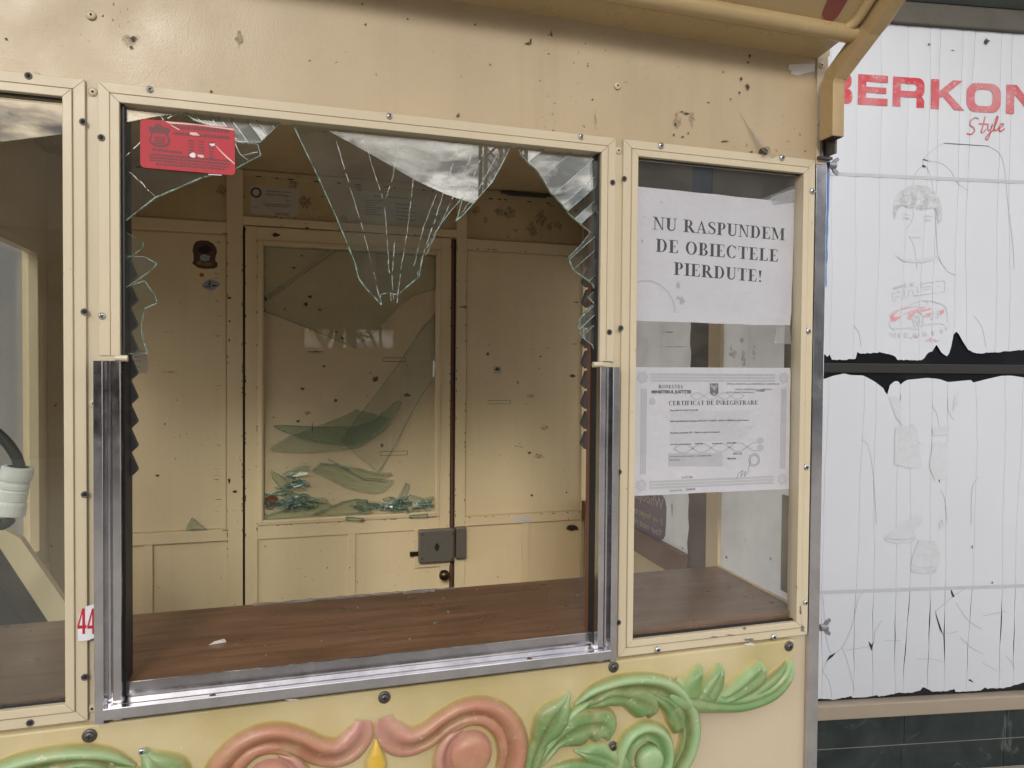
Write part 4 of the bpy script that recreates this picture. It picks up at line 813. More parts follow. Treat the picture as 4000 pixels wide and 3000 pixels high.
    if ch == 'J': return [rect(.16, .2, .16+T_, 1), ser(.06, .42, 1-t_)]+ringp(.17, .15, .15, .2, .1, .06, 180, 360, 8), .44
    if ch == '!': return [[(.13, .30), (.17, .30), (.25, .95), (.05, .95)], rect(.08, 0, .22, .15)], .34
    if ch == '4': return [[(.34, 0), (.52, 0), (.52, 1), (.34, 1)], rect(.02, .22, .62, .34), [(.02, .34), (.14, .34), (.36, .85), (.34, 1)]], .66
    return [], .32
def block(ch):                # wide heavy grotesque capitals, height 1
    s = .30; v = .235
    def rr(x0, y0, x1, y1, r, wx, wy, n=6):
        o, i_ = [], []
        for cx, cy, a0 in ((x1-r, y1-r, 0), (x0+r, y1-r, 90), (x0+r, y0+r, 180), (x1-r, y0+r, 270)):
            for k in range(n+1):
                a = R(a0+90*k/n); o.append((cx+r*math.cos(a), cy+r*math.sin(a))); ri = r*.5
                ix, iy = (x1-wx-ri if math.cos(R(a0+45)) > 0 else x0+wx+ri), (y1-wy-ri if math.sin(R(a0+45)) > 0 else y0+wy+ri)
                i_.append((ix+ri*math.cos(a), iy+ri*math.sin(a)))
        return [[o[j], o[(j+1) % len(o)], i_[(j+1) % len(o)], i_[j]] for j in range(len(o))]
    def halfbowl(y0, y1, x0, x1, wx, wy, r, n=7):
        o, i_ = [(x0, y0)], [(x0, y0+wy)]; ri = r*.5
        for cy, a0 in ((y0+r, -90), (y1-r, 0)):
            for k in range(n+1):
                a = R(a0+90*k/n); o.append((x1-r+r*math.cos(a), cy+r*math.sin(a))); i_.append((x1-wx-ri+ri*math.cos(a), (y0+wy+ri if a0 < 0 else y1-wy-ri)+ri*math.sin(a)))
        o.append((x0, y1)); i_.append((x0, y1-wy)); return [[o[j], o[j+1], i_[j+1], i_[j]] for j in range(len(o)-1)]
    if ch == 'B': return [rect(0, 0, s, 1)]+halfbowl(.5, 1, s, 1.12, .29, .19, .2)+halfbowl(0, .5, s, 1.16, .29, .19, .2), 1.16
    if ch == 'E': return [rect(0, 0, s, 1), rect(s, 1-v, 1.1, 1), rect(s, .40, 1.05, .60), rect(s, 0, 1.1, v)], 1.1
    if ch == 'R': return [rect(0, 0, s, 1)]+halfbowl(.33, 1, s, 1.2, .29, .215, .24)+[[(.78, .33), (.91, .33), (.91, .0), (1.2, 0), (1.2, .25), (1.12, .36), (1.0, .44), (.8, .34)]], 1.22
    if ch == 'K': return [rect(0, 0, s, 1), [(s, .36), (.48, .46), (1.17, 1), (.80, 1), (s, .60)], [(.48, .46), (.62, .575), (1.25, 0), (.86, 0), (.44, .43)]], 1.24
    if ch == 'O': return rr(0, -.02, 1.25, 1.02, .36, .30, .23), 1.25
    if ch == 'N': return [rect(0, 0, s-.02, 1), rect(.92, 0, 1.2, 1), [(s-.02, 1), (s+.06, 1), (.92, .32), (.92, 0), (.86, 0), (s-.02, .68)]], 1.2
    return [], .4
def letters(text, font, pl, u, v, size, h, name, mt, par, sx=1, track=.06, align='l', slant=0, shear=0, mirror=False):
    polys, x = [], 0
    for ch in text:
        g_, wd = font(ch); polys += [[(x+p[0], p[1]) for p in q] for q in g_]; x += wd+track
    x -= track; m = MB(); off = {'l': 0, 'c': -x/2, 'r': -x}[align]
    for i, q in enumerate(polys):
        m.flat(pl, [(u+(p[0]+off+p[1]*slant)*size*sx*(-1 if mirror else 1), v+p[1]*size+shear*(p[0]+off)*size*sx) for p in (q[::-1] if mirror else q)], h+.00002*(i % 5))
    return m.build(name, M[mt], par)
FD = {}
def text(s, pl, u, v, size, h, name, mt, par, sx=1, align='LEFT', mirror=False, bold=0, slant=0):
    cu_ = bpy.data.curves.new('t', 'FONT'); cu_.body = s; cu_.size = size; cu_.align_x = align; cu_.offset = bold; cu_.shear = slant; cu_.resolution_u = 2
    o = bpy.data.objects.new('t', cu_); COL.objects.link(o); dg = bpy.context.evaluated_depsgraph_get(); me = bpy.data.meshes.new_from_object(o.evaluated_get(dg)); bpy.data.objects.remove(o); bpy.data.curves.remove(cu_)
    m = MB(); m.add([pl.P(u+q.co.x*sx*(-1 if mirror else 1), v+q.co.y, h) for q in me.vertices], [tuple(p.vertices) for p in me.polygons]); bpy.data.meshes.remove(me)
    return m.build(name, M[mt], par)
def dashes(pl, u0, v, u1, size, h, name, mt, par, seed=0):       # a line of print too small to read
    rn = random.Random(seed); m = MB(); x = u0
    while x < u1:
        w_ = size*rn.uniform(.8, 3.2); m.flat(pl, rect(x, v, min(x+w_, u1), v+size*rn.uniform(.75, 1.0)), h); x += w_+size*.45
    return m.build(name, M[mt], par)

# ================================================================== sheets behind the right-hand pane
SH = Plane((0, .0175, 0), (1, 0, 0), (0, 0, 1), (0, -1, 0))
def sheet_poly(corners, n=8, wob=.0006, seed=1):
    rn = random.Random(seed); q = []
    for i in range(len(corners)):
        a, b = Vector(corners[i]), Vector(corners[(i+1) % len(corners)])
        q += [tuple(a+(b-a)*(k/n)+Vector((rn.uniform(-wob, wob), rn.uniform(-wob, wob)))) for k in range(n)]
    return q
c = [SH.px(*p) for p in ((2466, 1252), (3087, 1272), (3108, 792), (2474, 727))]
MBs = MB().prism(SH, sheet_poly(c), -.0004, 0); NS = MBs.build('notice_sheet', M['paper'])
tag(NS, 'white paper notice reading NU RASPUNDEM DE OBIECTELE PIERDUTE taped inside the narrow window', 'notice')
for txt, x0, x1, yb, yt in (('NU RASPUNDEM', 415, 1838, 818, 680), ('DE OBIECTELE', 445, 1770, 1058, 918), ('PIERDUTE!', 640, 1600, 1308, 1172)):
    q = lambda x, y: SH.px(2400+x/2.765, 600+y/2.765)
    a, t0 = q(x0, yb), q(x0, yt); e_ = q(x1, yb+(x1-x0)*.085); sz = t0[1]-a[1]; wd = sum(serif(ch)[1]+.06 for ch in txt)-.06
    letters(txt, serif, SH, a[0], a[1], sz, .0002, 'lettering', 'ink', NS, sx=(e_[0]-a[0])/(wd*sz), shear=(e_[1]-a[1])/(e_[0]-a[0]))
m_ = MB(); q = [SH.px(2400+x/2.765, 600+y/2.765) for x, y in ((200, 1400), (300, 1375), (400, 1380), (500, 1420), (580, 1500), (630, 1590), (650, 1659), (655, 1720))]; edge_ribbon(m_, SH, q, .0016, .0001, .0002); m_.build('ring_stain', M['ink_faint'], NS)
for x, y, rx, ry in ((690, 1425, 26, 40), (730, 1590, 34, 46), (690, 1560, 24, 20), (510, 523, 14, 9), (300, 945, 14, 18), (320, 80+1200-600, 12, 8)):
    MB().flat(SH, [SH.px(2400+a/2.765, 600+b/2.765) for a, b in blot(x, y, rx, ry, int(x), 12, .45)], .0002).build('stain', M['ink_pale'], NS)
m_ = MB(); m_.flat(SH, [SH.px(2400+x/2.765, 600+y/2.765) for x, y in ((230, 1300), (205, 1295), (205, 1335), (220, 1330), (245, 1305))], .0003); m_.build('brown_flake', M['brown_rail'], NS)
# certificate
c = [SH.px(*p) for p in ((2466, 1938), (3082, 1909), (3088, 1437), (2464, 1434))]
CE_ = MB().prism(SH, sheet_poly(c, 6, .0003), -.0004, 0).build('certificate', M['paper']); tag(CE_, 'laminated registration certificate with ornate grey border and round stamp in the narrow window', 'certificate')
qc = lambda x, y: SH.px(2400+x/2.765, 1200+y/2.765)
def rowtext(s, x0, x1, y0, y1, yb0, mt, font='b', bold=0):
    a, e_, tp = qc(x0, yb0), qc(x1, yb0), qc(x0, y0)
    sz = (tp[1]-a[1])
    if font == 's':
        wd = sum(serif(ch)[1]+.06 for ch in s)-.06; return letters(s, serif, SH, a[0], a[1], sz, .0002, 'lettering', mt, CE_, sx=(e_[0]-a[0])/(wd*sz))
    o = text(s, SH, 0, 0, 1, 0, 'lettering', mt, CE_); wd = o.dimensions.x; bpy.data.objects.remove(o)
    return text(s, SH, a[0], a[1], sz*1.38, .0002, 'lettering', mt, CE_, sx=(e_[0]-a[0])/(wd*sz*1.38), bold=bold or .00012)
rowtext('ROMÂNIA', 475, 742, 838, 0, 876, 'ink', 's'); rowtext('MINISTERUL JUSTIȚIEI', 400, 822, 897, 0, 930, 'ink', 'b', .0003)
rowtext('CERTIFICAT DE ÎNREGISTRARE', 585, 1548, 1012, 0, 1060, 'ink', 's')
rowtext('OFICIUL NAȚIONAL AL REGISTRULUI COMERȚULUI', 1212, 1780, 820, 0, 836, 'ink_soft'); rowtext('OFICIUL REGISTRULUI COMERȚULUI', 1300, 1695, 880, 0, 896, 'ink_soft'); rowtext('DE PE LÂNGĂ TRIBUNALUL', 1205, 1510, 912, 0, 928, 'ink_soft'); rowtext('Constanța', 1525, 1620, 892, 0, 910, 'ink')
rowtext('Firma: MACHE S KART PALAS SRL', 600, 905, 1106, 0, 1122, 'ink'); rowtext('Sediu social: Municipiul Constanta, ZONA SAT VACANTA - BAZAR COMERCIAL, judet Constanta', 600, 1448, 1222, 0, 1240, 'ink'); rowtext('Activitatea principala: 9321 - Balciuri si parcuri de distractii', 600, 1135, 1348, 0, 1366, 'ink')
rowtext('Cod Unic de Inregistrare:', 600, 828, 1472, 0, 1490, 'ink'); rowtext('22093538', 868, 955, 1466, 0, 1482, 'ink'); rowtext('din data de:', 1055, 1160, 1464, 0, 1480, 'ink'); rowtext('02.09.2008', 1212, 1308, 1458, 0, 1474, 'ink')
rowtext('Nr. de ordine in registrul comertului:', 596, 868, 1606, 0, 1620, 'ink_soft'); rowtext('J13/2980/28.08.2008', 890, 1045, 1600, 0, 1614, 'ink_soft'); rowtext('Data eliberarii', 596, 705, 1644, 0, 1658, 'ink_soft'); rowtext('DIRECTOR,', 1278, 1378, 1572, 0, 1592, 'ink'); rowtext('Marinela', 1222, 1310, 1624, 0, 1644, 'ink')
rowtext('06 OCT 2008', 725, 842, 1828, 0, 1850, 'ink_soft'); rowtext('Seria B Nr.', 598, 738, 1970, 0, 1992, 'ink_soft'); rowtext('3345078', 770, 870, 1958, 0, 1980, 'ink')
# certificate border and guilloche
m_ = MB(); B0, B1 = qc(290, 745), qc(1800, 1990+30)
def wavy(m, u0, u1, v, amp, wl, ww, ph=0, vert=False):
    n_ = int(abs(u1-u0)/wl*6); p = []
    for i in range(n_+1): s_ = u0+(u1-u0)*i/n_; o_ = v+amp*math.sin(i/6*2*math.pi+ph); p.append((o_, s_) if vert else (s_, o_))
    edge_ribbon(m, SH, p, ww, .0001, .00018)
u0, u1, v1, v0 = c[0][0]+.012, c[1][0]-.014, c[3][1]-.0165, c[0][1]+.0165
for k in range(3):
    for ph in (0, math.pi):
        wavy(m_, u0+.02, u1-.018, v1+.005-k*.005, .0016, .007, .00035, ph); wavy(m_, u0+.02, u1-.018, v0+.005-k*.005, .0016, .007, .00035, ph)
        wavy(m_, v0+.018, v1-.018, u0+.004+k*.004, .0014, .007, .00035, ph, True); wavy(m_, v0+.018, v1-.018, u1+.004-k*.004, .0014, .007, .00035, ph, True)
m_.build('guilloche_border', M['ink_pale'], CE_)
m_ = MB()
for a_, b_ in ((u0+.005, v0), (u0+.005, v1), (u1, v0), (u1, v1)):
    for rr_ in (.0085, .0065, .003):
        p = [(a_+rr_*(1+.14*math.sin(6*t*math.pi/18))*math.cos(t*math.pi/18), b_+rr_*(1+.14*math.sin(6*t*math.pi/18))*math.sin(t*math.pi/18)) for t in range(36)]; edge_ribbon(m_, SH, p, .0004, .0001, .0002, 0, True)
m_.build('corner_rosettes', M['ink_pale'], CE_)
m_ = MB()
for k in range(26): y = 1130+k*13; a, b_ = qc(600, y), qc(1520-(k % 13)*18, y); wavy(m_, a[0], b_[0], a[1], .0008, .03, .00022, k*.35)
m_.build('wave_ground', M['ink_faint'], CE_)
m_ = MB(); 
for ph in (0, math.pi): a, b_ = qc(640, 1530), qc(1560, 1530); wavy(m_, a[0], b_[0], a[1], .008, .066, .0012, ph)
for ph in (0, math.pi): a, b_ = qc(820, 960), qc(1400, 960); wavy(m_, a[0], b_[0], a[1], .006, .05, .0009, ph)
m_.build('guilloche_band', M['ink_faint'], CE_)
m_ = MB(); a = qc(570, 1690)
for x0, y0, x1, y1, in ((580, 1580, 1170, 1720), ): m_.flat(SH, [qc(x0, y0), qc(x1, y0-8), qc(x1, y1), qc(x0, y1)][::-1], .00008)
for cx, cy in ((1575, 1440), (1575, 1520), (350+60, 1020)): m_.flat(SH, [qc(cx+38*math.cos(t*.4), cy+38*math.sin(t*.4)) for t in range(16)][::-1], .00008)
m_.build('grey_wash', M['ink_faint'], CE_)
m_ = MB(); q = [qc(x, y) for x, y in ((1030, 822), (1122, 822), (1124, 930), (1100, 948), (1075, 960), (1050, 948), (1031, 930))]; m_.flat(SH, q[::-1], .0002); EM = m_.build('coat_of_arms', M['ink_soft'], CE_)
m_ = MB()
for x, y, rx, ry in ((1076, 870, 20, 30), (1076, 935, 16, 14), (1050, 850, 10, 22), (1102, 850, 10, 22)): m_.flat(SH, [qc(a_, b_) for a_, b_ in blot(x, y, rx, ry, int(x), 10, .3)][::-1], .00026+.00001*(x % 3))
m_.build('eagle_print', M['ink_pale'], CE_)
m_ = MB(); cc = qc(1508, 1648)
for r_ in (.0108, .0080): edge_ribbon(m_, SH, [(cc[0]+r_*math.cos(t*.2618), cc[1]-.0005+r_*math.sin(t*.2618)) for t in range(24)], .0004, .0001, .00025, 0, True)
edge_ribbon(m_, SH, [qc(x, y) for x, y in ((1320, 1860), (1335, 1800), (1390, 1760), (1360, 1830), (1420, 1770), (1400, 1830), (1440, 1790), (1470, 1650))], .0004, .0001, .00026); m_.build('stamp_and_signature', M['ink_soft'], CE_)
# strips of clear tape holding the sheets
TP = Plane((0, .0165, 0), (1, 0, 0), (0, 0, 1), (0, -1, 0))
for i, pts in enumerate((((3010, 765), (3110, 735), (3118, 790), (3020, 800)), ((3030, 1285), (3085, 1270), (3090, 1345), (3025, 1340)))):
    o = MB().prism(TP, [TP.px(*p) for p in pts][::-1], 0, .0003).build('tape_strip', M['tape']); tag(o, ('crumpled clear tape at the top corner of the paper notice', 'clear tape patch just below the paper notice, by its lower corner')[i], 'tape')

# ================================================================== red permit and number stickers
ST = Plane((0, -.0012+.010-.0025, 0), (1, 0, 0), (0, 0, 1), (0, -1, 0))
qs = lambda x, y: ST.px(500+x/4.424, 420+y/4.424)
def rounded(q, r=.004, n=5):
    o = []
    for i in range(len(q)):
        p0, p1, p2 = Vector(q[i-1]), Vector(q[i]), Vector(q[(i+1) % len(q)]); a = p1+(p0-p1).normalized()*r; b = p1+(p2-p1).normalized()*r
        o += [tuple(a*(1-t)**2+p1*2*t*(1-t)+b*t*t) for t in [k/n for k in range(n+1)]]
    return o
PS = MB().prism(ST, rounded([qs(212, 1035), qs(1855, 1175), qs(1840, 355), qs(212, 190)], .0065), 0, .0005).build('permit_sticker', M['red'])
tag(PS, 'scuffed red permit sticker with dark crest on the broken pane', 'sticker')
def redline(x0, y0, x1, y1, w_, seed, mt='red_dark', nm='print_line'):
    a, b_ = Vector(qs(x0, y0)), Vector(qs(x1, y1)); m = MB(); rn = random.Random(seed); L_ = (b_-a).length; d = (b_-a)/L_; nn = Vector((-d.y, d.x)); t = 0
    while t < L_:
        l = rn.uniform(.0008, .005); e = min(t+l, L_); m.flat(ST, [tuple(a+d*t-nn*w_), tuple(a+d*e-nn*w_), tuple(a+d*e+nn*w_), tuple(a+d*t+nn*w_)], .0006); t = e+rn.uniform(.0003, .0008)
    m.build(nm, M[mt], PS)
for i, (x0, y0, x1, y1, w_) in enumerate(((740, 330, 1750, 415, .0022), (780, 445, 1760, 530, .0020), (420, 725, 940, 785, .0016), (370, 810, 1780, 930, .0014), (370, 860, 1770, 985, .0014), (380, 910, 1740, 1035, .0012), (480, 975, 1660, 1070, .0013))): redline(x0, y0, x1, y1, w_, i)
for x in (1045, 1225, 1400):
    for k in range(6): redline(x, 575+k*52+(x-1045)*.08, x+95, 583+k*52+(x-1045)*.08, .0011, x+k)
m_ = MB(); m_.flat(ST, [qs(x, y) for x, y in ((350, 330), (440, 340), (480, 280), (560, 290), (620, 340), (740, 370), (720, 430), (690, 460), (740, 560), (720, 640), (640, 690), (500, 690), (400, 640), (360, 560), (400, 460), (370, 400))][::-1], .0006); CR_ = m_.build('crest', M['red_dark'], PS)
m_ = MB(); m_.flat(ST, [qs(x, y) for x, y in ((400, 590), (420, 470), (450, 440), (640, 460), (680, 520), (690, 610), (640, 650), (500, 650))][::-1], .0007); m_.build('crest_shield', M['red'], PS)
m_ = MB()
for k in range(4): m_.flat(ST, [qs(450, 500+k*36), qs(650, 515+k*36), qs(650, 537+k*36), qs(450, 522+k*36)][::-1], .0008)
m_.flat(ST, [qs(440, 400), qs(640, 415), qs(640, 460), qs(440, 445)][::-1], .0008); m_.build('crest_bars', M['red_dark'], PS)
for pts, mt in (([(1070, 430), (1180, 435), (1250, 490), (1120, 485), (1065, 465)], 'pinkscuff'), ([(1505, 655), (1520, 660), (1640, 780), (1840, 960), (1840, 985), (1700, 870), (1600, 770)], 'pinkscuff'), ([(1060, 820), (1110, 780), (1160, 790), (1170, 850), (1140, 875), (1080, 855)], 'paper'), ([(1200, 815), (1300, 820), (1320, 860), (1270, 875), (1210, 850)], 'pinkscuff'), ([(1405, 630), (1500, 625), (1495, 665), (1440, 670)], 'paper'), ([(640, 240), (1000, 270), (1840, 370), (1840, 400), (1200, 310), (700, 280)], 'pinkscuff'), ([(1380, 1150), (1620, 1165), (1620, 1178), (1400, 1165)], 'paper'), ([(720, 290), (900, 380), (880, 395), (760, 330)], 'pinkscuff')):
    MB().flat(ST, [qs(x, y) for x, y in pts][::-1], .0009).build('scuff', M[mt], PS)
# 44
NP = Plane((0, -.0068, 0), (1, 0, 0), (0, 0, 1), (0, -1, 0))
n7 = lambda *pp: [NP.px(*zc(7, x, y)) for x, y in pp]
NS4 = MB().prism(NP, n7((482, 876), (480, 800), (488, 720), (505, 690), (535, 660), (560, 655), (600, 640), (600, 862), (575, 858), (545, 872))[::-1], -.0005, 0).build('number_sticker', M['paper']); tag(NS4, 'torn white sticker with a red number 44 on the cream post', 'sticker')
for x in (476, 537):
    a, b_ = NP.px(*zc(7, x, 835)), NP.px(*zc(7, x+58, 672)); letters('4', serif, NP, a[0], a[1], b_[1]-a[1], .0003, 'numeral', 'red', NS4, sx=(b_[0]-a[0])/(.62*(b_[1]-a[1])))
n8 = lambda *pp: [NP.px(*zc(8, x, y)) for x, y in pp]
VS = MB().prism(NP, n8((1716, 540), (1726, 575), (1746, 560), (1746, 620), (1730, 628), (1733, 580))[::-1], -.004, -.0035).build('sticker_remnant', M['paper']); tag(VS, 'peeled sticker scrap with a red stroke on the post beside the narrow window', 'sticker')
m_ = MB(); edge_ribbon(m_, NP, n8((1718, 535), (1731, 572), (1746, 520)), .0012, -.0034, -.0032); m_.build('red_stroke', M['red'], VS)

# ================================================================== papers and stickers inside
def bpoly(crop, pts, h=-.0038): return [BACK.px(*zc(crop, x, y), h) for x, y in pts]
qa = lambda x, y: BACK.px(940+x/2.572, 680+y/2.572, -.005)
LP = MB().prism(BACK, rounded([qa(105, 395), qa(578, 430), qa(590, 150), qa(95, 118)], .006), -.0055, -.005).build('licence_card', M['paper_old']); tag(LP, 'small yellowed licence card with round seal above the inner door', 'licence card')
def aline(par, x0, x1, y, slope, sz, seed, mt='ink_soft'): a, b_ = qa(x0, y), qa(x1, y+(x1-x0)*slope); m = MB(); rn = random.Random(seed); t = 0; A_, B_ = Vector(a), Vector(b_); L_ = (B_-A_).length; d = (B_-A_)/L_; nn = Vector((-d.y, d.x))*sz
# (small print, one object a line)
def printline(par, x0, x1, y, slope, sz, seed, mt='ink_soft', h=-.0048):
    A_, B_ = Vector(qa(x0, y)), Vector(qa(x1, y+(x1-x0)*slope)); L_ = (B_-A_).length; d = (B_-A_)/L_; nn = Vector((-d.y, d.x))*sz; t = 0; rn = random.Random(seed); m = MB()
    while t < L_: e = min(L_, t+rn.uniform(.003, .012)); m.flat(BACK, [tuple(A_+d*t-nn), tuple(A_+d*e-nn), tuple(A_+d*e+nn), tuple(A_+d*t+nn)], h); t = e+.0015
    m.build('print_line', M[mt], par)
m_ = MB(); cc = qa(155, 185); edge_ribbon(m_, BACK, [(cc[0]+.0125*math.cos(t*.35), cc[1]+.0125*math.sin(t*.35)) for t in range(18)], .0025, -.005, -.0047, 0, True); m_.build('seal', M['ink'], LP)
a = qa(250, 212); text('DEVICE LICENSE', BACK, a[0], a[1], .0085, -.0048, 'lettering', 'ink', LP, sx=.95)
for x0, x1, y in ((255, 500, 170), (455, 500, 225), (455, 500, 262), (455, 500, 290), (215, 520, 298), (250, 480, 318), (120, 160, 330), (350, 500, 390), (340, 480, 405)): printline(LP, x0, x1, y, .06, .0012, y)
DP = MB().prism(BACK, [qa(1085, 450), qa(1885, 525), qa(1895, 230), qa(1100, 160)], -.0056, -.005).build('printed_notice', M['paper_old']); tag(DP, 'wide printed form behind the hanging shard above the inner door', 'notice')
for k in range(7): printline(DP, 1255, 1420-(k % 3)*30, 262+k*23, .08, .0013, k)
for k in range(5): printline(DP, 1560, 1760-(k % 2)*40, 300+k*38, .08, .0013, 20+k)
printline(DP, 1340, 1680, 222, .07, .0016, 50)
m_ = MB(); cc = qa(1500, 385); m_.flat(BACK, [(cc[0]+.018*math.cos(t*.3), cc[1]+.018*math.sin(t*.3)) for t in range(21)], -.0049); m_.build('round_stamp', M['ink_pale'], DP)
PN = MB().prism(BACK, [qa(1895, 530), qa(2060, 545), qa(2075, 310), qa(1905, 295)], -.0056, -.0048).build('small_poster', M['paper_old']); tag(PN, 'small dark lettered leaflet at the end of the printed form', 'leaflet')
for i, (s_, y, h_) in enumerate((('CHERNOE', 385, .013), ('NICE', 450, .017))): a = qa(1915, y); text(s_, BACK, a[0], a[1], h_, -.0046, 'lettering', 'ink_soft', PN, sx=.78)
SS = Plane((0, YB, 0), (1, 0, 0), (0, 0, 1), (0, -1, 0)); qk = lambda x, y: BACK.px(700+x/4.424, 880+y/4.424, -.0035)
ST1 = MB().prism(BACK, [qk(x, y) for x, y in ((225, 660), (250, 600), (245, 500), (230, 430), (250, 340), (290, 280), (380, 258), (500, 268), (590, 320), (640, 390), (655, 450), (630, 540), (620, 600), (665, 660), (655, 720), (600, 748), (450, 755), (330, 735))], -.0042, -.0036).build('shaped_sticker', M['sticker_dark']); tag(ST1, 'dark brown shaped sticker with pale and yellow blotches on the back wall', 'sticker')
for i, (x, y, rx, ry, mt) in enumerate(((440, 560, 110, 70, 'sticker_pale'), (480, 670, 100, 34, 'olive'), (440, 420, 130, 80, 'hole'), (350, 650, 50, 40, 'olive'))): MB().flat(BACK, [qk(*t) for t in blot(x, y, rx, ry, i+60, 14, .25)][::-1], -.0034+.00005*i).build('blotch', M[mt], ST1)
ST2 = MB().prism(BACK, [qk(x, y) for x, y in ((390, 1040), (440, 980), (530, 930), (600, 945), (660, 980), (715, 1000), (690, 1050), (640, 1080), (600, 1120), (540, 1130), (470, 1100), (420, 1080))], -.0042, -.0036).build('shaped_sticker', M['sticker_pale']); tag(ST2, 'small pale blue sticker scrap with dark streaks on the back wall', 'sticker')
for i, (x, y, rx, ry) in enumerate(((525, 1000, 22, 50), (500, 1062, 60, 12), (610, 1045, 60, 16))): MB().flat(BACK, [qk(*t) for t in blot(x, y, rx, ry, i+80, 12, .4)][::-1], -.0034+.00005*i).build('blotch', M['ink'], ST2)
ST3 = MB().prism(BACK, [qk(*t) for t in blot(392, 860, 48, 45, 3, 12, .25)][::-1], -.0042, -.0036).build('sticker_remnant', M['sticker_or']); tag(ST3, 'tiny torn orange sticker between two stickers on the back wall', 'sticker')
RC = MB().prism(BACK, bpoly(4, ((795, 560), (870, 570), (905, 600), (915, 690), (905, 722), (800, 722))), -.0042, -.0037).build('paper_slip', M['paper_old']); tag(RC, 'torn paper slip on the back wall beside the toothed seal', 'paper')
for y in (590, 625, 650, 685): 
    a, b_ = BACK.px(*zc(4, 825, y), -.0036), BACK.px(*zc(4, 870, y), -.0036); dashes(BACK, a[0], a[1], b_[0], .0022, -.0035, 'print_line', 'ink_soft', RC, y)
SQ = MB().prism(BACK, bpoly(5, ((990, 682), (1038, 680), (1040, 725), (992, 726))), -.0042, -.0037).build('sticker_remnant', M['paper_old']); tag(SQ, 'small square half-scraped sticker on the panel beside the lock', 'sticker')
MB().flat(BACK, [BACK.px(*zc(5, *t), -.0035) for t in blot(1015, 700, 16, 12, 5, 11, .5)], -.0035).build('blotch', M['scuff'], SQ)
# violet mirrored sticker on the side glass
qv = lambda x, y: RIGHT.px(2400+x/2.765, 1800+y/2.765, -.0022)
VP = [qv(x, y) for x, y in ((-60, 385), (180, 376), (515, 370), (545, 420), (560, 500), (555, 660), (545, 810), (525, 850), (490, 865), (420, 830), (330, 770), (240, 715), (180, 682), (-60, 570))]
VI = MB().prism(RIGHT, VP[::-1], -.003, -.0022).build('violet_sticker', M['violet']); tag(VI, 'violet sticker with mirror-reversed lettering on the side glass', 'sticker')
for s_, x0, yb, yt, mt in (('Whoops', 530, 530, 400, 'paper_old'), ('If we forget to hang', 525, 705, 625, 'yellowtx'), ('Your next ride is', 515, 825, 740, 'paper_old')):
    a, tp = qv(x0, yb), qv(x0, yt); o = text(s_, RIGHT, 0, 0, 1, 0, 'lettering', mt, VI); wd = o.data.vertices and max(v.co.y for v in o.data.vertices)-min(v.co.y for v in o.data.vertices); bpy.data.objects.remove(o)
    text(s_, RIGHT, a[0], a[1], (tp[1]-a[1])*1.25, -.0018, 'lettering', mt, VI, sx=1.35, mirror=False, bold=.0004)

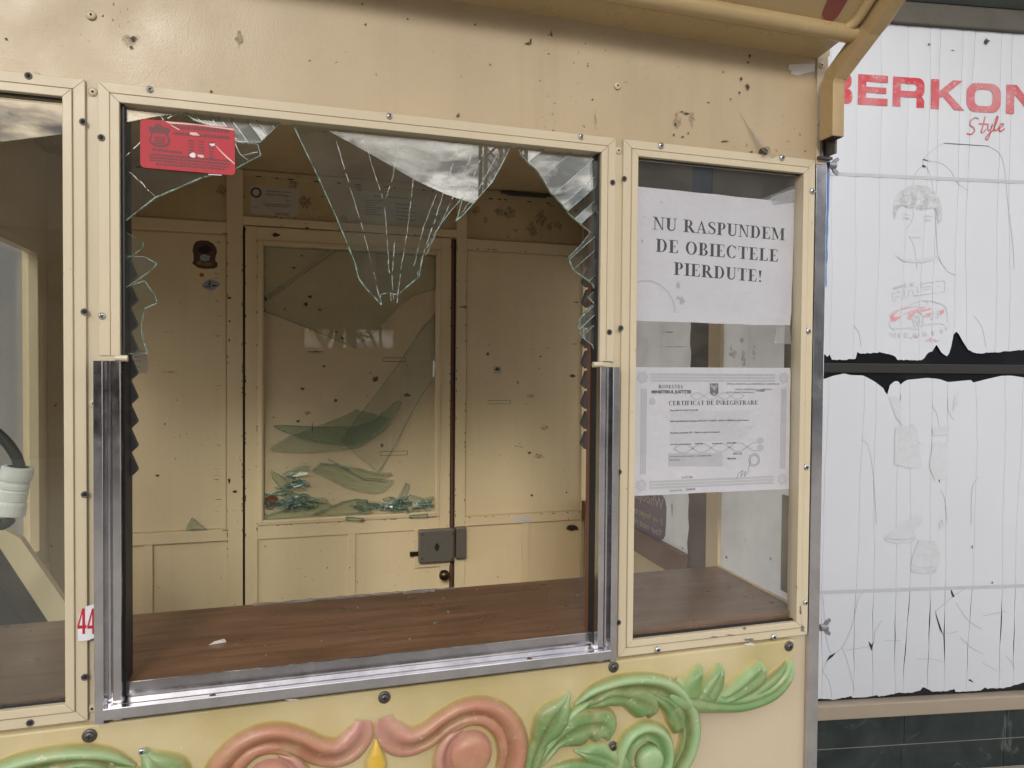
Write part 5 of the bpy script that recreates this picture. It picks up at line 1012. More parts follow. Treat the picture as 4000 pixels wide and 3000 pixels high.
# ================================================================== loose glass in the door
qb = lambda pts: [BACK.px(1000+x/2.949, 1500+y/2.949, .006) for x, y in pts]
DS = [('large angular sheet of broken glass across the top of the door window', [BACK.px(*p, .006) for p in ((1032, 1180), (1310, 978), (1700, 1001), (1700, 1130), (1612, 1154), (1555, 1200), (1470, 1290), (1389, 1360), (1290, 1318), (1180, 1272), (1032, 1215))], .004, (.01, -.02)),
      ('triangular corner of glass left at the top of the door window', [BACK.px(*p, .006) for p in ((1032, 963), (1290, 979), (1032, 1166))], .0035, (.0, .01)),
      ('long slanting strip of glass leaning from the door window edge', [BACK.px(*p, .006) for p in ((1700, 1225), (1645, 1294), (1547, 1437), (1449, 1563), (1390, 1640), (1330, 1720), (1475, 1842), (1543, 1737), (1610, 1608), (1650, 1540), (1700, 1470))], .0062, (-.015, -.02)),
      ('curved dark green shard bent like a boomerang in the door window', qb(((195, 485), (260, 470), (430, 480), (700, 492), (1130, 490), (1350, 420), (1600, 210), (1640, 195), (1670, 210), (1650, 280), (1480, 480), (1290, 630), (1100, 690), (1000, 690), (800, 670), (500, 610), (430, 580), (300, 540))), .0095, (.01, -.03)),
      ('wide boat-shaped green shard across the middle of the door window', qb(((160, 750), (180, 710), (400, 590), (700, 490), (1030, 360), (1155, 295), (1310, 335), (1560, 405), (1480, 500), (1300, 640), (1200, 695), (1000, 740), (700, 765), (500, 768), (300, 760))), .0125, (-.01, -.04)),
      ('leaf-shaped pale shard above the glass heap in the door window', qb(((645, 990), (740, 910), (900, 920), (1050, 970), (1220, 1080), (1400, 1090), (1570, 1105), (1500, 1170), (1430, 1220), (1330, 1235), (1150, 1210), (1000, 1160), (850, 1090))), .0155, (.02, -.06)),
      ('narrow pointed shard resting on the leaf-shaped one', qb(((830, 860), (1000, 940), (1180, 960), (1380, 1015), (1560, 1020), (1390, 1080), (1250, 1080), (1050, 990))), .0185, (.0, -.05)),
      ('broad green shard lying at the bottom of the door window', qb(((95, 1500), (300, 1440), (620, 1330), (880, 1390), (700, 1490), (400, 1535), (95, 1552))), .0135, (.0, -.06)),
      ('wide low shard along the door window sill', qb(((640, 1500), (1000, 1350), (1150, 1320), (1280, 1330), (1300, 1440), (1200, 1478), (800, 1500))), .0105, (.0, -.05)),
      ('square chip standing on the door window sill', qb(((1150, 1340), (1280, 1330), (1320, 1460), (1190, 1478))), .0165, (.0, -.04)),
      ('tall thin splinter standing in the far heap of the door window', qb(((1590, 1380), (1720, 1130), (1765, 1150), (1650, 1395))), .0165, (.0, -.08)),
      ('bent splinter crossing the triangle of glass near the door hinge side', qb(((310, 1035), (390, 990), (580, 905), (595, 950), (450, 1020), (400, 1055))), .0165, (.0, .15)),
      ('thin triangular shard propped near the door hinge side', qb(((180, 985), (330, 1080), (410, 1200), (350, 1260), (250, 1160), (190, 1080))), .0145, (.03, .05))]
for lab, uv, h, tl in DS:
    if sum(uv[i][0]*uv[(i+1) % len(uv)][1]-uv[(i+1) % len(uv)][0]*uv[i][1] for i in range(len(uv))) < 0: uv = uv[::-1]
    o = shard(uv, (), None, 'glass_shard', tl, h, BACK, 'pale_glass' if 'top of the door' in lab or 'slanting' in lab else 'green_glass', list(range(len(uv)+1)), .0006); tag(o, lab, 'glass shard')
def heap(cx, cy, w_, hgt, n_, seed, lab, grp):
    rn = random.Random(seed)
    for i in range(n_):
        x, y = cx+rn.gauss(0, w_), cy-abs(rn.gauss(0, hgt)); a = rn.gauss(0, .5)+(math.pi if rn.random() < .5 else 0); l, t = rn.uniform(90, 300), rn.uniform(14, 52)
        q = [(x+l*math.cos(a)*s_-t*math.sin(a)*k, y+l*math.sin(a)*s_*.6+t*math.cos(a)*k) for s_, k in ((-.5, -.2), (.1, -.6), (.5, -.1), (.25, .5), (-.35, .45))]
        q = [(min(2035, max(95, p[0])), min(1490+(2035-p[0])*.035, p[1])) for p in q]; uv = qb(q)
        if sum(uv[j][0]*uv[(j+1) % 5][1]-uv[(j+1) % 5][0]*uv[j][1] for j in range(5)) < 0: uv = uv[::-1]
        o = shard(uv, (), None, 'glass_splinter', (rn.uniform(-.3, .3), rn.uniform(-.45, .3)), rn.uniform(.008, .024), BACK, 'green_glass', list(range(6)), .0006); tag(o, lab, 'glass shard', grp)
heap(420, 1420, 190, 95, 34, 3, 'small green glass splinter in the heap on the door hinge side', 'glass splinters heaped on the hinge side')
heap(430, 1190, 90, 90, 10, 4, 'small green glass splinter in the heap on the door hinge side', 'glass splinters heaped on the hinge side')
heap(1580, 1440, 170, 55, 28, 5, 'small green glass splinter in the heap below the lock side', 'glass splinters heaped on the lock side')
heap(1950, 1420, 60, 60, 8, 6, 'small green glass splinter in the heap below the lock side', 'glass splinters heaped on the lock side')
for i, (pts, lab) in enumerate((((( 1030, 1555), (1040, 1520), (1235, 1540), (1225, 1578)), 'flat glass chip resting on the middle of the door window trim'), (((1755, 1530), (1765, 1505), (1970, 1485), (1970, 1525)), 'flat glass chip resting on the lock end of the door window trim'))):
    o = shard(qb(pts)[::-1], (), None, 'glass_shard', (0, -.1), .017, BACK, 'green_glass', [0, 1, 2, 3, 4], .0008); tag(o, lab, 'glass shard')
o = shard([BACK.px(*zc(7, x, y), .006) for x, y in ((1150, 185), (1270, 182), (1225, 150), (1185, 113), (1165, 150))], (), None, 'glass_shard', (0, -.12), .006, BACK, 'green_glass', list(range(6)), .0008); tag(o, 'small upright triangle of glass on the rail of the back wall', 'glass shard')
o = MB().prism(BACK, qb(((95, 1385), (95, 1310), (180, 1278), (240, 1300), (300, 1360), (180, 1395))), .012, .016).build('dry_leaf', M['rust']); tag(o, 'crumpled brown dead leaf among the broken glass', 'leaf')
# crumbs of glass on the counter
for i in range(44):
    x, y = random.uniform(-.18, .80), random.uniform(.03, .28); s_ = random.uniform(.0008, .0030)
    m_ = MB(); m_.add([(x+s_*math.cos(a), y+s_*.7*math.sin(a), 1.0833) for a in (0, 1.7, 3.6, 5)]+[(x, y, 1.0833+s_*.6)], [(0, 1, 4), (1, 2, 4), (2, 3, 4), (3, 0, 4), (3, 2, 1, 0)]); o = m_.build('glass_crumb', M['edge']); tag(o, 'tiny crumb of broken glass on the brown counter', 'glass crumb', 'glass crumbs on the counter')
p = [Vector((-.103, .10, 1.0903)), ]
m_ = MB(); m_.add([(-.115, .118, 1.0835), (-.09, .124, 1.0835), (-.094, .132, 1.086), (-.108, .128, 1.085), (-.1, .12, 1.089)], [(0, 1, 4), (1, 2, 4), (2, 3, 4), (3, 0, 4)]); o = m_.build('foil_scrap', M['plug']); tag(o, 'crumpled white foil scrap lying on the counter', 'scrap')
# clear packing tape peeling along the counter's rear edge
for i, (x0, x1, w_) in enumerate(((-.06, .13, .012), (.13, .30, .010), (.20, .26, .02))):
    m_ = MB(); k = 14; v = []
    for j in range(k+1):
        x = x0+(x1-x0)*j/k; zz = 1.0842+.0022*random.random()
        v += [(x, .299-w_*(.6+.5*random.random()), 1.0836), (x, .296, zz), (x, .3005, zz-.003)]
    m_.add(v, [(j*3+a, j*3+a+1, j*3+a+4, j*3+a+3) for j in range(k) for a in (0, 1)]); o = m_.build('tape_strip', M['tape'], smooth=True); tag(o, ('long wrinkled clear tape on the rear edge of the counter, hinge side', 'wrinkled clear tape on the rear edge of the counter, lock side', 'short doubled tape piece over the rear edge of the counter')[i], 'tape')

# ================================================================== things behind the left-hand pane
z5 = lambda x, y: (x/1.66, 1500+y/1.66)
def at5(x, y, Y): return atY(*z5(x, y), Y)
m_ = MB(); Yp = .36
q = [at5(*p, Yp) for p in ((-120, 790), (0, 930), (130, 1000), (430, 1430), (430, 1535), (325, 1560), (0, 1065), (-120, 890))]
m_.add(q+[Vector((v.x, v.y+.018, v.z)) for v in q], [tuple(range(7, -1, -1)), tuple(range(8, 16))]+[(i, (i+1) % 8, 8+(i+1) % 8, 8+i) for i in range(8)])
BD = m_.build('leaning_board', M['trimbar']); tag(BD, 'cream board leaning diagonally behind the counter in the cut-off window', 'board')
m_ = MB(); a = at5(-150, 800, .5); b_ = at5(360, 1450, .5); m_.add([(a.x, .44, .08), (b_.x, .44, .08), (b_.x, .44, b_.z-.06), (a.x, .44, a.z-.04), (a.x, .60, .08), (b_.x, .60, .08), (b_.x, .60, b_.z-.06), (a.x, .60, a.z-.04)], [(0, 1, 2, 3), (7, 6, 5, 4), (0, 4, 5, 1), (1, 5, 6, 2), (2, 6, 7, 3), (3, 7, 4, 0)]); o = m_.build('black_crate', M['black'], bevel=.004); tag(o, 'black slanted box in the shadow under the leaning board', 'box')
m_ = MB(); pth = [Vector((-.595, .30, 2.06)), Vector((-.590, .28, 1.86)), Vector((-.560, .22, 1.66)), Vector((-.50, .17, 1.52))]+[at5(*p, .16) for p in ((-120, 230), (0, 335), (60, 400), (105, 470), (125, 530), (128, 570))]; pc = crom([(0, 0)], 1); cs = []
def crom3(pts, n=6):
    o = []; P_ = [pts[0]]+pts+[pts[-1]]
    for i in range(1, len(P_)-2):
        p0, p1, p2, p3 = P_[i-1:i+3]
        for k in range(n): t = k/n; o.append(.5*((2*p1)+(p2-p0)*t+(2*p0-5*p1+4*p2-p3)*t*t+(3*p1-p0-3*p2+p3)*t**3))
    return o+[pts[-1]]
m_.tube(crom3(pth), .0076, 12); pth2 = [at5(*p, .16) for p in ((70, 870), (45, 895), (10, 915), (-60, 930))]+[Vector((-.47, .17, 1.20)), Vector((-.52, .20, 1.12)), Vector((-.56, .26, 1.093)), Vector((-.60, .285, 1.0925))]; m_.tube(crom3(pth2), .0076, 12)
o = m_.build('power_cable', M['cable'], smooth=True); tag(o, 'thick black cable curving down behind the cut-off window', 'cable')
a, b_ = at5(118, 535, .16), at5(55, 850, .16); d = (b_-a); prof = [(0, .030), (.0, .0215), (.02, .0235), (.20, .0235), (.27, .0225), (.30, .0205), (.34, .0205), (.37, .022), (.44, .022), (.47, .0205), (.50, .022), (.68, .022), (.70, .0205), (.73, .022), (.76, .0235), (.98, .0240), (1.0, .021)]
m_ = MB(); m_.tube([a+d*t for t, r_ in prof[1:]], [r_*.86 for t, r_ in prof[1:]], 24); o = m_.build('cable_connector', M['plug'], smooth=False); tag(o, 'ribbed white cable connector hanging on the black cable', 'connector')
m_ = MB(); m_.tube([a-d*.004, a-d*.001], [.0130, .0135], 20); m_.build('gland_opening', M['hole'], o)

# ================================================================== cobweb, wing nuts, blue film
p0 = FRONT.px(*zc(3, 455, 685), .001)
m_ = MB(); q = [FRONT.P(*FRONT.px(*zc(3, x, y)), h) for x, y, h in ((455, 685, .001), (510, 800, .004), (550, 900, .010), (572, 955, .016), (650, 985, .004), (700, 975, .002), (640, 950, .004), (590, 880, .002), (520, 790, .001))]
m_.add(q, [(0, 1, 8), (1, 2, 7, 8), (2, 3, 6, 7), (3, 4, 5, 6)]); M['web'] = glassmat('dusty_cobweb', (.96, .96, .96), .3, .5, .55, (.42, .40, .38)); o = m_.build('cobweb', M['web']); tag(o, 'dusty funnel cobweb on the header above the paper notice', 'cobweb')
a = FRONT.P(*FRONT.px(*zc(3, 598, 940))); m_ = MB(); m_.tube([a+Vector((0, .001, 0)), a+Vector((-.003, -.016, -.001))], [.0075, .0062], 14, cap=False); m_.tube([a+Vector((-.0005, -.003, 0)), a+Vector((-.0006, -.0032, 0))], .007, 14, 1); m_.build('funnel', [M['scuff_soft'], M['hole']], o)
def wingnut(px, y, lab):
    p = atY(*px, y); m = MB(); m.tube([p+Vector((-.004, 0, 0)), p+Vector((.010, -.002, 0))], [.006, .0045], 10)
    for s_ in (1, -1):
        m.add([p+Vector((x, yy, z*s_)) for yy in (-.0014, .0014) for x, z in ((.001, .003), (.009, .003), (.018, .011), (.015, .0155), (.008, .012))], [(0, 1, 2, 3, 4), (9, 8, 7, 6, 5)]+[(i, (i+1) % 5, 5+(i+1) % 5, 5+i) for i in range(5)])
    tag(m.build('wing_nut', M['steel_dull']), lab, 'wing nut', 'wing nuts on the kiosk corner')
wingnut(zc(3, 1016, 1022), -.001, 'steel wing nut on the kiosk corner just below the blue film'); wingnut(zc(9, 966, 792), -.001, 'steel wing nut on the kiosk corner beside the ornament')
m_ = MB(); rn = random.Random(2); v = []; k = 26
for j in range(k+1):
    t = j/k; z = 1.905-t*.26; wd = .017*(1-.3*max(0, t-.5)) ; cr_ = 0 if t < .5 else .0014
    v += [(.8800, .006, z), (.8800+wd*.5, .004+rn.uniform(-cr_, cr_), z+rn.uniform(-cr_, cr_)), (.8800+wd, .010+rn.uniform(-cr_, cr_), z)]
m_.add(v, [(j*3+a, j*3+a+1, j*3+a+4, j*3+a+3) for j in range(k) for a in (0, 1)]); o = m_.build('peeling_film', M['blue']); tag(o, 'blue protective film peeling off the steel kiosk corner', 'plastic film')

# ================================================================== the shop front to the right
SF = thing('shop_front', SHOP.P(0, 0), 'shop front with cracked white film over its window and dark green marble base', 'shop front')
m_ = MB(); m_.pbox(SHOP, -.47, 0, 3.2, 3.6, -.30, -.03); m_.build('wall', M['render_wall'], SF)
m_ = MB(); m_.pbox(SHOP, -.455, .34, 2.6, 2.72, -.03, -.006); m_.build('window_glass', M['black_glass'], SF)
m_ = MB(); m_.pbox(SHOP, -.455, 1.494, 2.6, 1.528, -.006, .0005); m_.build('transom', M['black'], SF, bevel=.003)
def pw(pts, s):
    if s <= pts[0][0]: return pts[0][1]
    for a, b_ in zip(pts, pts[1:]):
        if s <= b_[0]: return a[1]+(b_[1]-a[1])*(s-a[0])/max(1e-6, b_[0]-a[0])
    return pts[-1][1]
up_b = [(-.75, 1.54)]+zp(SHOP, 6, [(970, 600), (985, 622), (1005, 608), (1015, 640), (1080, 640), (1160, 636), (1166, 590), (1200, 602), (1260, 600), (1330, 595), (1380, 605), (1418, 612), (1432, 640), (1520, 645), (1605, 642), (1620, 603), (1650, 590), (1680, 545), (1705, 590), (1742, 624), (1765, 590), (1780, 540), (1795, 455), (1820, 490), (1870, 580), (1920, 602), (2060, 592), (2212, 580)])+[(2.6, 1.56)]
lo_t = [(-.75, 1.46)]+zp(SHOP, 6, [(970, 760), (1030, 738), (1090, 725), (1130, 735), (1200, 737), (1300, 780), (1345, 815), (1370, 862), (1384, 800), (1410, 775), (1438, 770), (1450, 797), (1470, 778), (1500, 765), (1620, 752), (1700, 760), (1760, 778), (1885, 765), (1893, 782), (1980, 760), (2070, 740), (2130, 738), (2212, 752)])+[(2.6, 1.46)]
lo_b = [(-.75, .35)]+zp(SHOP, 9, [(955, 1230), (1040, 1236), (1100, 1226), (1163, 1214), (1170, 1226), (1240, 1222), (1296, 1210), (1300, 1218), (1380, 1208), (1452, 1188), (1465, 1196), (1540, 1190), (1574, 1178), (1580, 1155), (1640, 1186), (1720, 1186), (1782, 1170), (1790, 1188), (1870, 1186), (1950, 1178), (1972, 1160), (1985, 1168), (2090, 1164), (2130, 1155), (2212, 1132)])+[(2.6, .38)]
rn = random.Random(21)
def strips(cr_s, bot, topf, z_w, hh, wide=None, jag=.002):
    for i in range(len(cr_s)-1):
        L_, R_ = cr_s[i], cr_s[i+1]; ph = i*1.7; rows, cols = 22, max(3, min(40, int((R_-L_)/.008))); v = []; f = []
        def cx(s0, k, z, side):
            x = s0+.004*(1+k*37 % 3)*math.sin(z*(1.7+(k*53 % 7)*.4)+k*2.1)+.0022*math.sin(z*(9+k*29 % 6)+k*1.3)+.001*math.sin(z*41+k); g_ = .0006
            if wide: g_ = wide(k, z)
            return x+side*g_*.34
        for r_ in range(rows+1):
            for c_ in range(cols+1):
                t = c_/cols; smid = L_+(R_-L_)*t; zb = pw(bot, smid); zt = topf(smid)
                if c_ not in (0, cols): zb += rn.uniform(-jag, jag) if r_ == 0 else 0
                z = zb+(zt-zb)*r_/rows; x0, x1 = cx(L_, i, z, 1), cx(R_, i+1, z, -1); v.append(SHOP.P(x0+(x1-x0)*t, z, hh+.0012*math.sin(t*math.pi)))
        f = [(r_*(cols+1)+c_, r_*(cols+1)+c_+1, (r_+1)*(cols+1)+c_+1, (r_+1)*(cols+1)+c_) for r_ in range(rows) for c_ in range(cols)]
        m = MB(); m.add(v, f); m.build('film_strip', M['vinyl'], SF, smooth=True)
UC = [-.45, -.352, -.268, -.174, -.080, .000, .042, .128, .172, .285, .33, .43, .55, .7, 1.2, 2.6]
strips(UC, up_b, lambda s: 2.700, 0, .0, lambda k, z: .0005+.0004*math.sin(k*3.3)**2)
LC = [-.45, -.352, -.226, -.168, -.077, -.040, .045, .110, .208, .327, .390, .46, .6, .8, 1.3, 2.6]
WID = {2: .0022, 3: .0020, 4: .0042, 5: .0060, 6: .0062, 7: .0072, 8: .0030, 9: .0064, 10: .0046}
def lw(k, z):
    w_ = WID.get(k, .0012); return .0008+w_*max(0, 1-((z-.575)/.165)**2)*(.55+.45*math.sin(z*31+k*2.3))
strips(LC, lo_b, lambda s: pw(lo_t, s), 0, .0, lw, .0015)
m_ = MB()
for z in (2.178, .731):
    m_ = MB(); m_.pbox(SHOP, -.45, z-.006, 2.6, z+.006, .0014, .0020); m_.build('film_joint', M['ink_pale'], SF)
# extra hairline cracks and black gashes in the film
M['gap'] = plain('black_gap', (.02, .02, .024), .4); M['hair'] = plain('hairline_grey', (.33, .335, .35), .7)  # hair is the plain grey of the fine film cracks
def crackline(crop, pts, w_, mt='hair', nm='film_crack'):
    m = MB(); q = [tuple(x) for x in crom(zp(SHOP, crop, pts), 5)]; edge_ribbon(m, SHOP, q, w_, .0013, .0018); m.build(nm, M[mt], SF)
crackline(3, [(1715, 885), (1850, 893), (1995, 903)], .0011, 'gap')
for c, pts in ((3, [(1715, 885), (1640, 930), (1588, 985), (1586, 1020), (1540, 1075), (1520, 1200), (1525, 1340), (1485, 1415)]), (3, [(1995, 905), (2060, 950), (2090, 1050), (2110, 1250), (2140, 1500), (2150, 1659)]), (3, [(1590, 990), (1700, 1010), (1760, 1060), (1800, 1130), (1860, 1175)]), (3, [(1590, 1025), (1620, 1050), (1645, 1150), (1665, 1350), (1680, 1580), (1730, 1659)]), (3, [(1500, 1460), (1530, 1520), (1550, 1659)]), (6, [(1680, 0), (1730, 90), (1790, 118)]), (6, [(1155, 428), (1190, 470), (1205, 560)]), (6, [(1900, 370), (1950, 440), (1975, 560)]), (6, [(1210, 1130), (1250, 1180), (1280, 1350), (1300, 1659)]), (6, [(1640, 920), (1670, 970), (1685, 1050), (1700, 1110)]), (6, [(1740, 880), (1745, 960), (1780, 1012)]), (6, [(1690, 1440), (1720, 1500), (1735, 1640)]), (6, [(1450, 850), (1455, 1045), (1530, 1046), (1560, 1150), (1590, 1165)]), (6, [(1885, 1659), (1890, 1440), (1930, 1360)]),
             (9, [(1215, 575), (1185, 620), (1150, 780), (1090, 910), (1030, 960), (990, 1010), (965, 1080)]), (9, [(970, 600), (990, 850), (1015, 950)]), (9, [(1330, 750), (1290, 820), (1270, 900), (1110, 930)]), (9, [(1350, 870), (1450, 872)]), (9, [(1665, 690), (1765, 605), (1850, 550)]), (9, [(1790, 640), (1870, 750), (1950, 800)]), (9, [(1955, 720), (2100, 690)]), (9, [(1815, 850), (1880, 910), (1960, 955)]), (9, [(1705, 835), (1805, 815)]), (9, [(1550, 985), (1640, 985), (1720, 1005)]), (9, [(1955, 1010), (2050, 1060)]), (9, [(2100, 970), (2130, 1000), (2150, 1040)]), (9, [(1085, 910), (1120, 1000), (1165, 1180)]), (9, [(975, 1070), (1010, 1130), (1025, 1225)])):
    crackline(c, pts, .00055)
for c, pts in ((3, [(1585, 980), (1600, 985), (1620, 990), (1605, 992), (1588, 988)]), (3, [(1580, 1018), (1600, 1022), (1605, 1032), (1585, 1035)]), (9, [(1758, 548), (1768, 570), (1782, 600), (1770, 605), (1760, 580)]), (9, [(990, 1000), (1010, 965), (1050, 945), (1030, 970)]), (9, [(1250, 875), (1270, 898), (1282, 880), (1270, 935), (1258, 905)]), (6, [(1680, 1275), (1687, 1275), (1690, 1400), (1684, 1390)]), (9, [(1663, 685), (1672, 720), (1700, 800), (1712, 838), (1690, 805), (1668, 730)]), (9, [(1865, 1115), (1880, 1110), (1900, 1130), (1880, 1122)])):
    q = zp(SHOP, c, pts)
    if sum(q[j][0]*q[(j+1) % len(q)][1]-q[(j+1) % len(q)][0]*q[j][1] for j in range(len(q))) < 0: q = q[::-1]
    MB().prism(SHOP, q, .0013, .0019).build('film_gash', M['gap'], SF)
# printed lettering and faded picture on the film
HF = .0024
def pxl(x, y): return SHOP.px(*zc(3, x, y))
def big(ch, x0, x1, yb, yt):
    a, b_, t_2 = pxl(x0, yb), pxl(x1, yb), pxl(x0, yt); g_, wd = block(ch); sz = t_2[1]-a[1]
    letters(ch, block, SHOP, a[0], a[1], sz, HF, 'lettering', 'redprint', SF, sx=(b_[0]-a[0])/(wd*sz))
for ch, x0, x1, yb, yt in (('B', 950, 1150, 632, 444), ('E', 1184, 1367, 645, 458), ('R', 1398, 1596, 657, 473), ('K', 1634, 1840, 672, 488), ('O', 1852, 2065, 686, 512), ('N', 2097, 2310, 702, 522)): big(ch, x0, x1, yb, yt)
for k, st in enumerate(([(1930, 735), (1905, 728), (1880, 750), (1878, 775), (1900, 790), (1902, 815), (1880, 830), (1855, 825)], [(1970, 720), (1955, 780), (1945, 815), (1955, 820), (1975, 800)], [(1930, 765), (1990, 768)], [(1990, 765), (1985, 790), (1990, 808), (2005, 795), (2015, 768), (2005, 800), (1995, 840), (1980, 865), (1972, 855), (1990, 830), (2020, 805)], [(2020, 805), (2045, 740), (2048, 718), (2038, 730), (2025, 790), (2030, 808), (2045, 800)], [(2045, 800), (2070, 785), (2082, 770), (2070, 765), (2055, 790), (2062, 812), (2090, 795)])):
    m_ = MB(); edge_ribbon(m_, SHOP, [tuple(x) for x in crom([pxl(*p) for p in st], 4)], .0022, HF, HF+.0002+.00003*k); m_.build('lettering', M['redprint'], SF)
qf = lambda x, y: SHOP.px(3300+x/3.687, 650+y/3.687)
def fp(nm, mt, pts, h=HF):
    q = [qf(*p) for p in pts]
    if sum(q[j][0]*q[(j+1) % len(q)][1]-q[(j+1) % len(q)][0]*q[j][1] for j in range(len(q))) < 0: q = q[::-1]
    MB().flat(SHOP, q, h).build(nm, M[mt], SF)
def fl_(nm, mt, pts, w_): m = MB(); edge_ribbon(m, SHOP, [tuple(x) for x in crom([qf(*p) for p in pts], 4)], w_, HF, HF+.0002); m.build(nm, M[mt], SF)
fp('faded_hair_print', 'hairprint', ((690, 640), (715, 500), (790, 370), (920, 290), (1050, 268), (1180, 290), (1280, 360), (1360, 470), (1395, 600), (1400, 720), (1370, 800), (1340, 830), (1330, 720), (1310, 620), (1260, 600), (1200, 610), (1120, 615), (1090, 635), (1060, 600), (1035, 635), (1010, 580), (960, 600), (900, 600), (840, 560), (780, 590), (740, 660), (715, 770), (695, 700)))
fp('faded_collar_print', 'greyprint', ((720, 1275), (800, 1310), (900, 1332), (1050, 1335), (1180, 1315), (1290, 1290), (1390, 1250), (1330, 1305), (1240, 1360), (1100, 1388), (980, 1388), (860, 1375), (780, 1335)))
for pts, w_ in (([(825, 690), (870, 685), (925, 705)], .0008), ([(1130, 725), (1190, 712), (1250, 728)], .0010), ([(828, 755), (865, 738), (925, 748), (890, 762)], .0010), ([(1125, 768), (1180, 765), (1215, 778), (1235, 795)], .0009), ([(1160, 790), (1185, 795)], .0012), ([(925, 1010), (1000, 1022), (1090, 1020)], .0009), ([(970, 923), (985, 924)], .0010), ([(1042, 928), (1056, 929)], .0010)): fl_('faded_face_line', 'greyprint', pts, w_)
qr = lambda x, y: (3300+(3400+x/5.53-3300), 0)
def cx_(x, y): return SHOP.px(3400+x/5.53, 1050+y/5.53)
def cp(nm, mt, pts, h=HF):
    q = [cx_(*p) for p in pts]
    if sum(q[j][0]*q[(j+1) % len(q)][1]-q[(j+1) % len(q)][0]*q[j][1] for j in range(len(q))) < 0: q = q[::-1]
    MB().flat(SHOP, q, h).build(nm, M[mt], SF)
def cl_(nm, mt, pts, w_, sm=True): m = MB(); q = [cx_(*p) for p in pts]; edge_ribbon(m, SHOP, [tuple(x) for x in crom(q, 4)] if sm else q, w_, HF, HF+.0003); m.build(nm, M[mt], SF)
cp('faded_car_print', 'pinkprint', ((420, 1040), (480, 960), (600, 880), (760, 830), (840, 815), (900, 830), (740, 860), (620, 900), (530, 980), (490, 1050), (640, 1030), (720, 960), (860, 910), (1000, 870), (1110, 840), (1190, 825), (1150, 870), (1310, 850), (1300, 880), (1120, 920), (1000, 930), (930, 980), (890, 1060), (880, 1095), (820, 1095), (780, 1060), (830, 1000), (800, 950), (700, 990), (610, 1080), (520, 1135), (430, 1130)))
cp('faded_car_print', 'pinkprint', ((1140, 1005), (1200, 970), (1300, 945), (1280, 1030), (1140, 1045))); cp('faded_car_print', 'pinkprint', ((1500, 900), (1570, 880), (1555, 980), (1490, 1000)))
cp('faded_car_print', 'greyprint', ((840, 1280), (920, 1210), (1000, 1280), (1110, 1255), (1060, 1300), (940, 1322), (870, 1305)))
cp('faded_car_print', 'greyprint', ((410, 1240), (450, 1290), (540, 1300), (500, 1328), (450, 1320)))
for pts, w_ in (([(410, 1030), (470, 940), (600, 870), (780, 825), (900, 750), (1090, 688), (1250, 685), (1400, 720), (1600, 810), (1640, 920), (1655, 1000), (1650, 1170)], .0010), ([(400, 1130), (405, 1220), (450, 1280), (640, 1290), (820, 1270), (900, 1230)], .0009), ([(1110, 1230), (1300, 1190), (1500, 1185), (1600, 1220)], .0010), ([(830, 820), (1000, 820), (1180, 830)], .0006), ([(920, 1060), (950, 960), (1030, 930), (1110, 1000), (1125, 1130), (1090, 1250), (1010, 1285), (940, 1230), (905, 1120), (920, 1060)], .0011), ([(1570, 960), (1590, 870), (1620, 850)], .0008), ([(1120, 690), (1230, 730), (1200, 790)], .0007), ([(1305, 980), (1340, 950), (1370, 980), (1300, 1080), (1360, 1075)], .0009), ([(1420, 930), (1470, 920), (1440, 975), (1475, 1000), (1450, 1055), (1405, 1050)], .0009)): cl_('faded_car_line', 'greyprint', pts, w_)
for t in range(5): a_ = t*1.2566+.3; cp('faded_wheel_spoke', 'greyprint', [(1015+30*math.cos(a_-.5), 1105+45*math.sin(a_-.5)), (1015+70*math.cos(a_-.28), 1105+125*math.sin(a_-.28)), (1015+70*math.cos(a_+.28), 1105+125*math.sin(a_+.28)), (1015+30*math.cos(a_+.5), 1105+45*math.sin(a_+.5))])
for x, y, w_ in ((405, 1410, 8), (452, 1420, 22), (525, 1430, 42), (620, 1436, 46), (760, 1438, 86), (962, 1428, 88), (1168, 1412, 96), (1358, 1385, 56), (1530, 1340, 56), (1628, 1295, 26), (1685, 1255, 8)): cp('faded_checker', 'greyprint', ((x-w_/2, y-42), (x+w_/2, y-46), (x+w_/2, y+40), (x-w_/2, y+44)))
for pts in ([(485, 400), (490, 460)], [(515, 445), (520, 395), (560, 385), (560, 415), (520, 425), (565, 445)], [(600, 370), (605, 425)], [(630, 415), (640, 355), (690, 345), (690, 405)], [(635, 385), (690, 378)], [(790, 318), (730, 325), (735, 395), (800, 385)], [(935, 290), (850, 305), (860, 378), (935, 370)], [(855, 340), (920, 332)]): cl_('faded_lettering', 'greyprint', pts, .0009, False)
for pts in ([(650, 490), (460, 530), (475, 710), (540, 692), (530, 610), (640, 580)], [(725, 430), (730, 590)], [(650, 640), (820, 608), (820, 475), (910, 460), (920, 590), (1010, 570)], [(1005, 390), (1010, 520)], [(1350, 285), (1090, 320), (1095, 400), (1290, 375)], [(1130, 460), (1265, 435)], [(920, 590), (1420, 510)], [(1340, 380), (1335, 465)], [(1430, 378), (1500, 370)], [(1420, 270), (1560, 255), (1600, 290), (1590, 500), (1505, 505)]): cl_('faded_lettering', 'greyprint', pts, .0010, False)
for pts in ([(850, 1480), (870, 1520)], [(920, 1490), (950, 1430), (1000, 1490), (1050, 1410)], [(1190, 1570), (1300, 1500), (1290, 1570), (1380, 1520), (1400, 1570), (1480, 1540)]): cl_('faded_lettering', 'pinkprint', pts, .0012)
q6 = lambda pts: zp(SHOP, 6, pts)
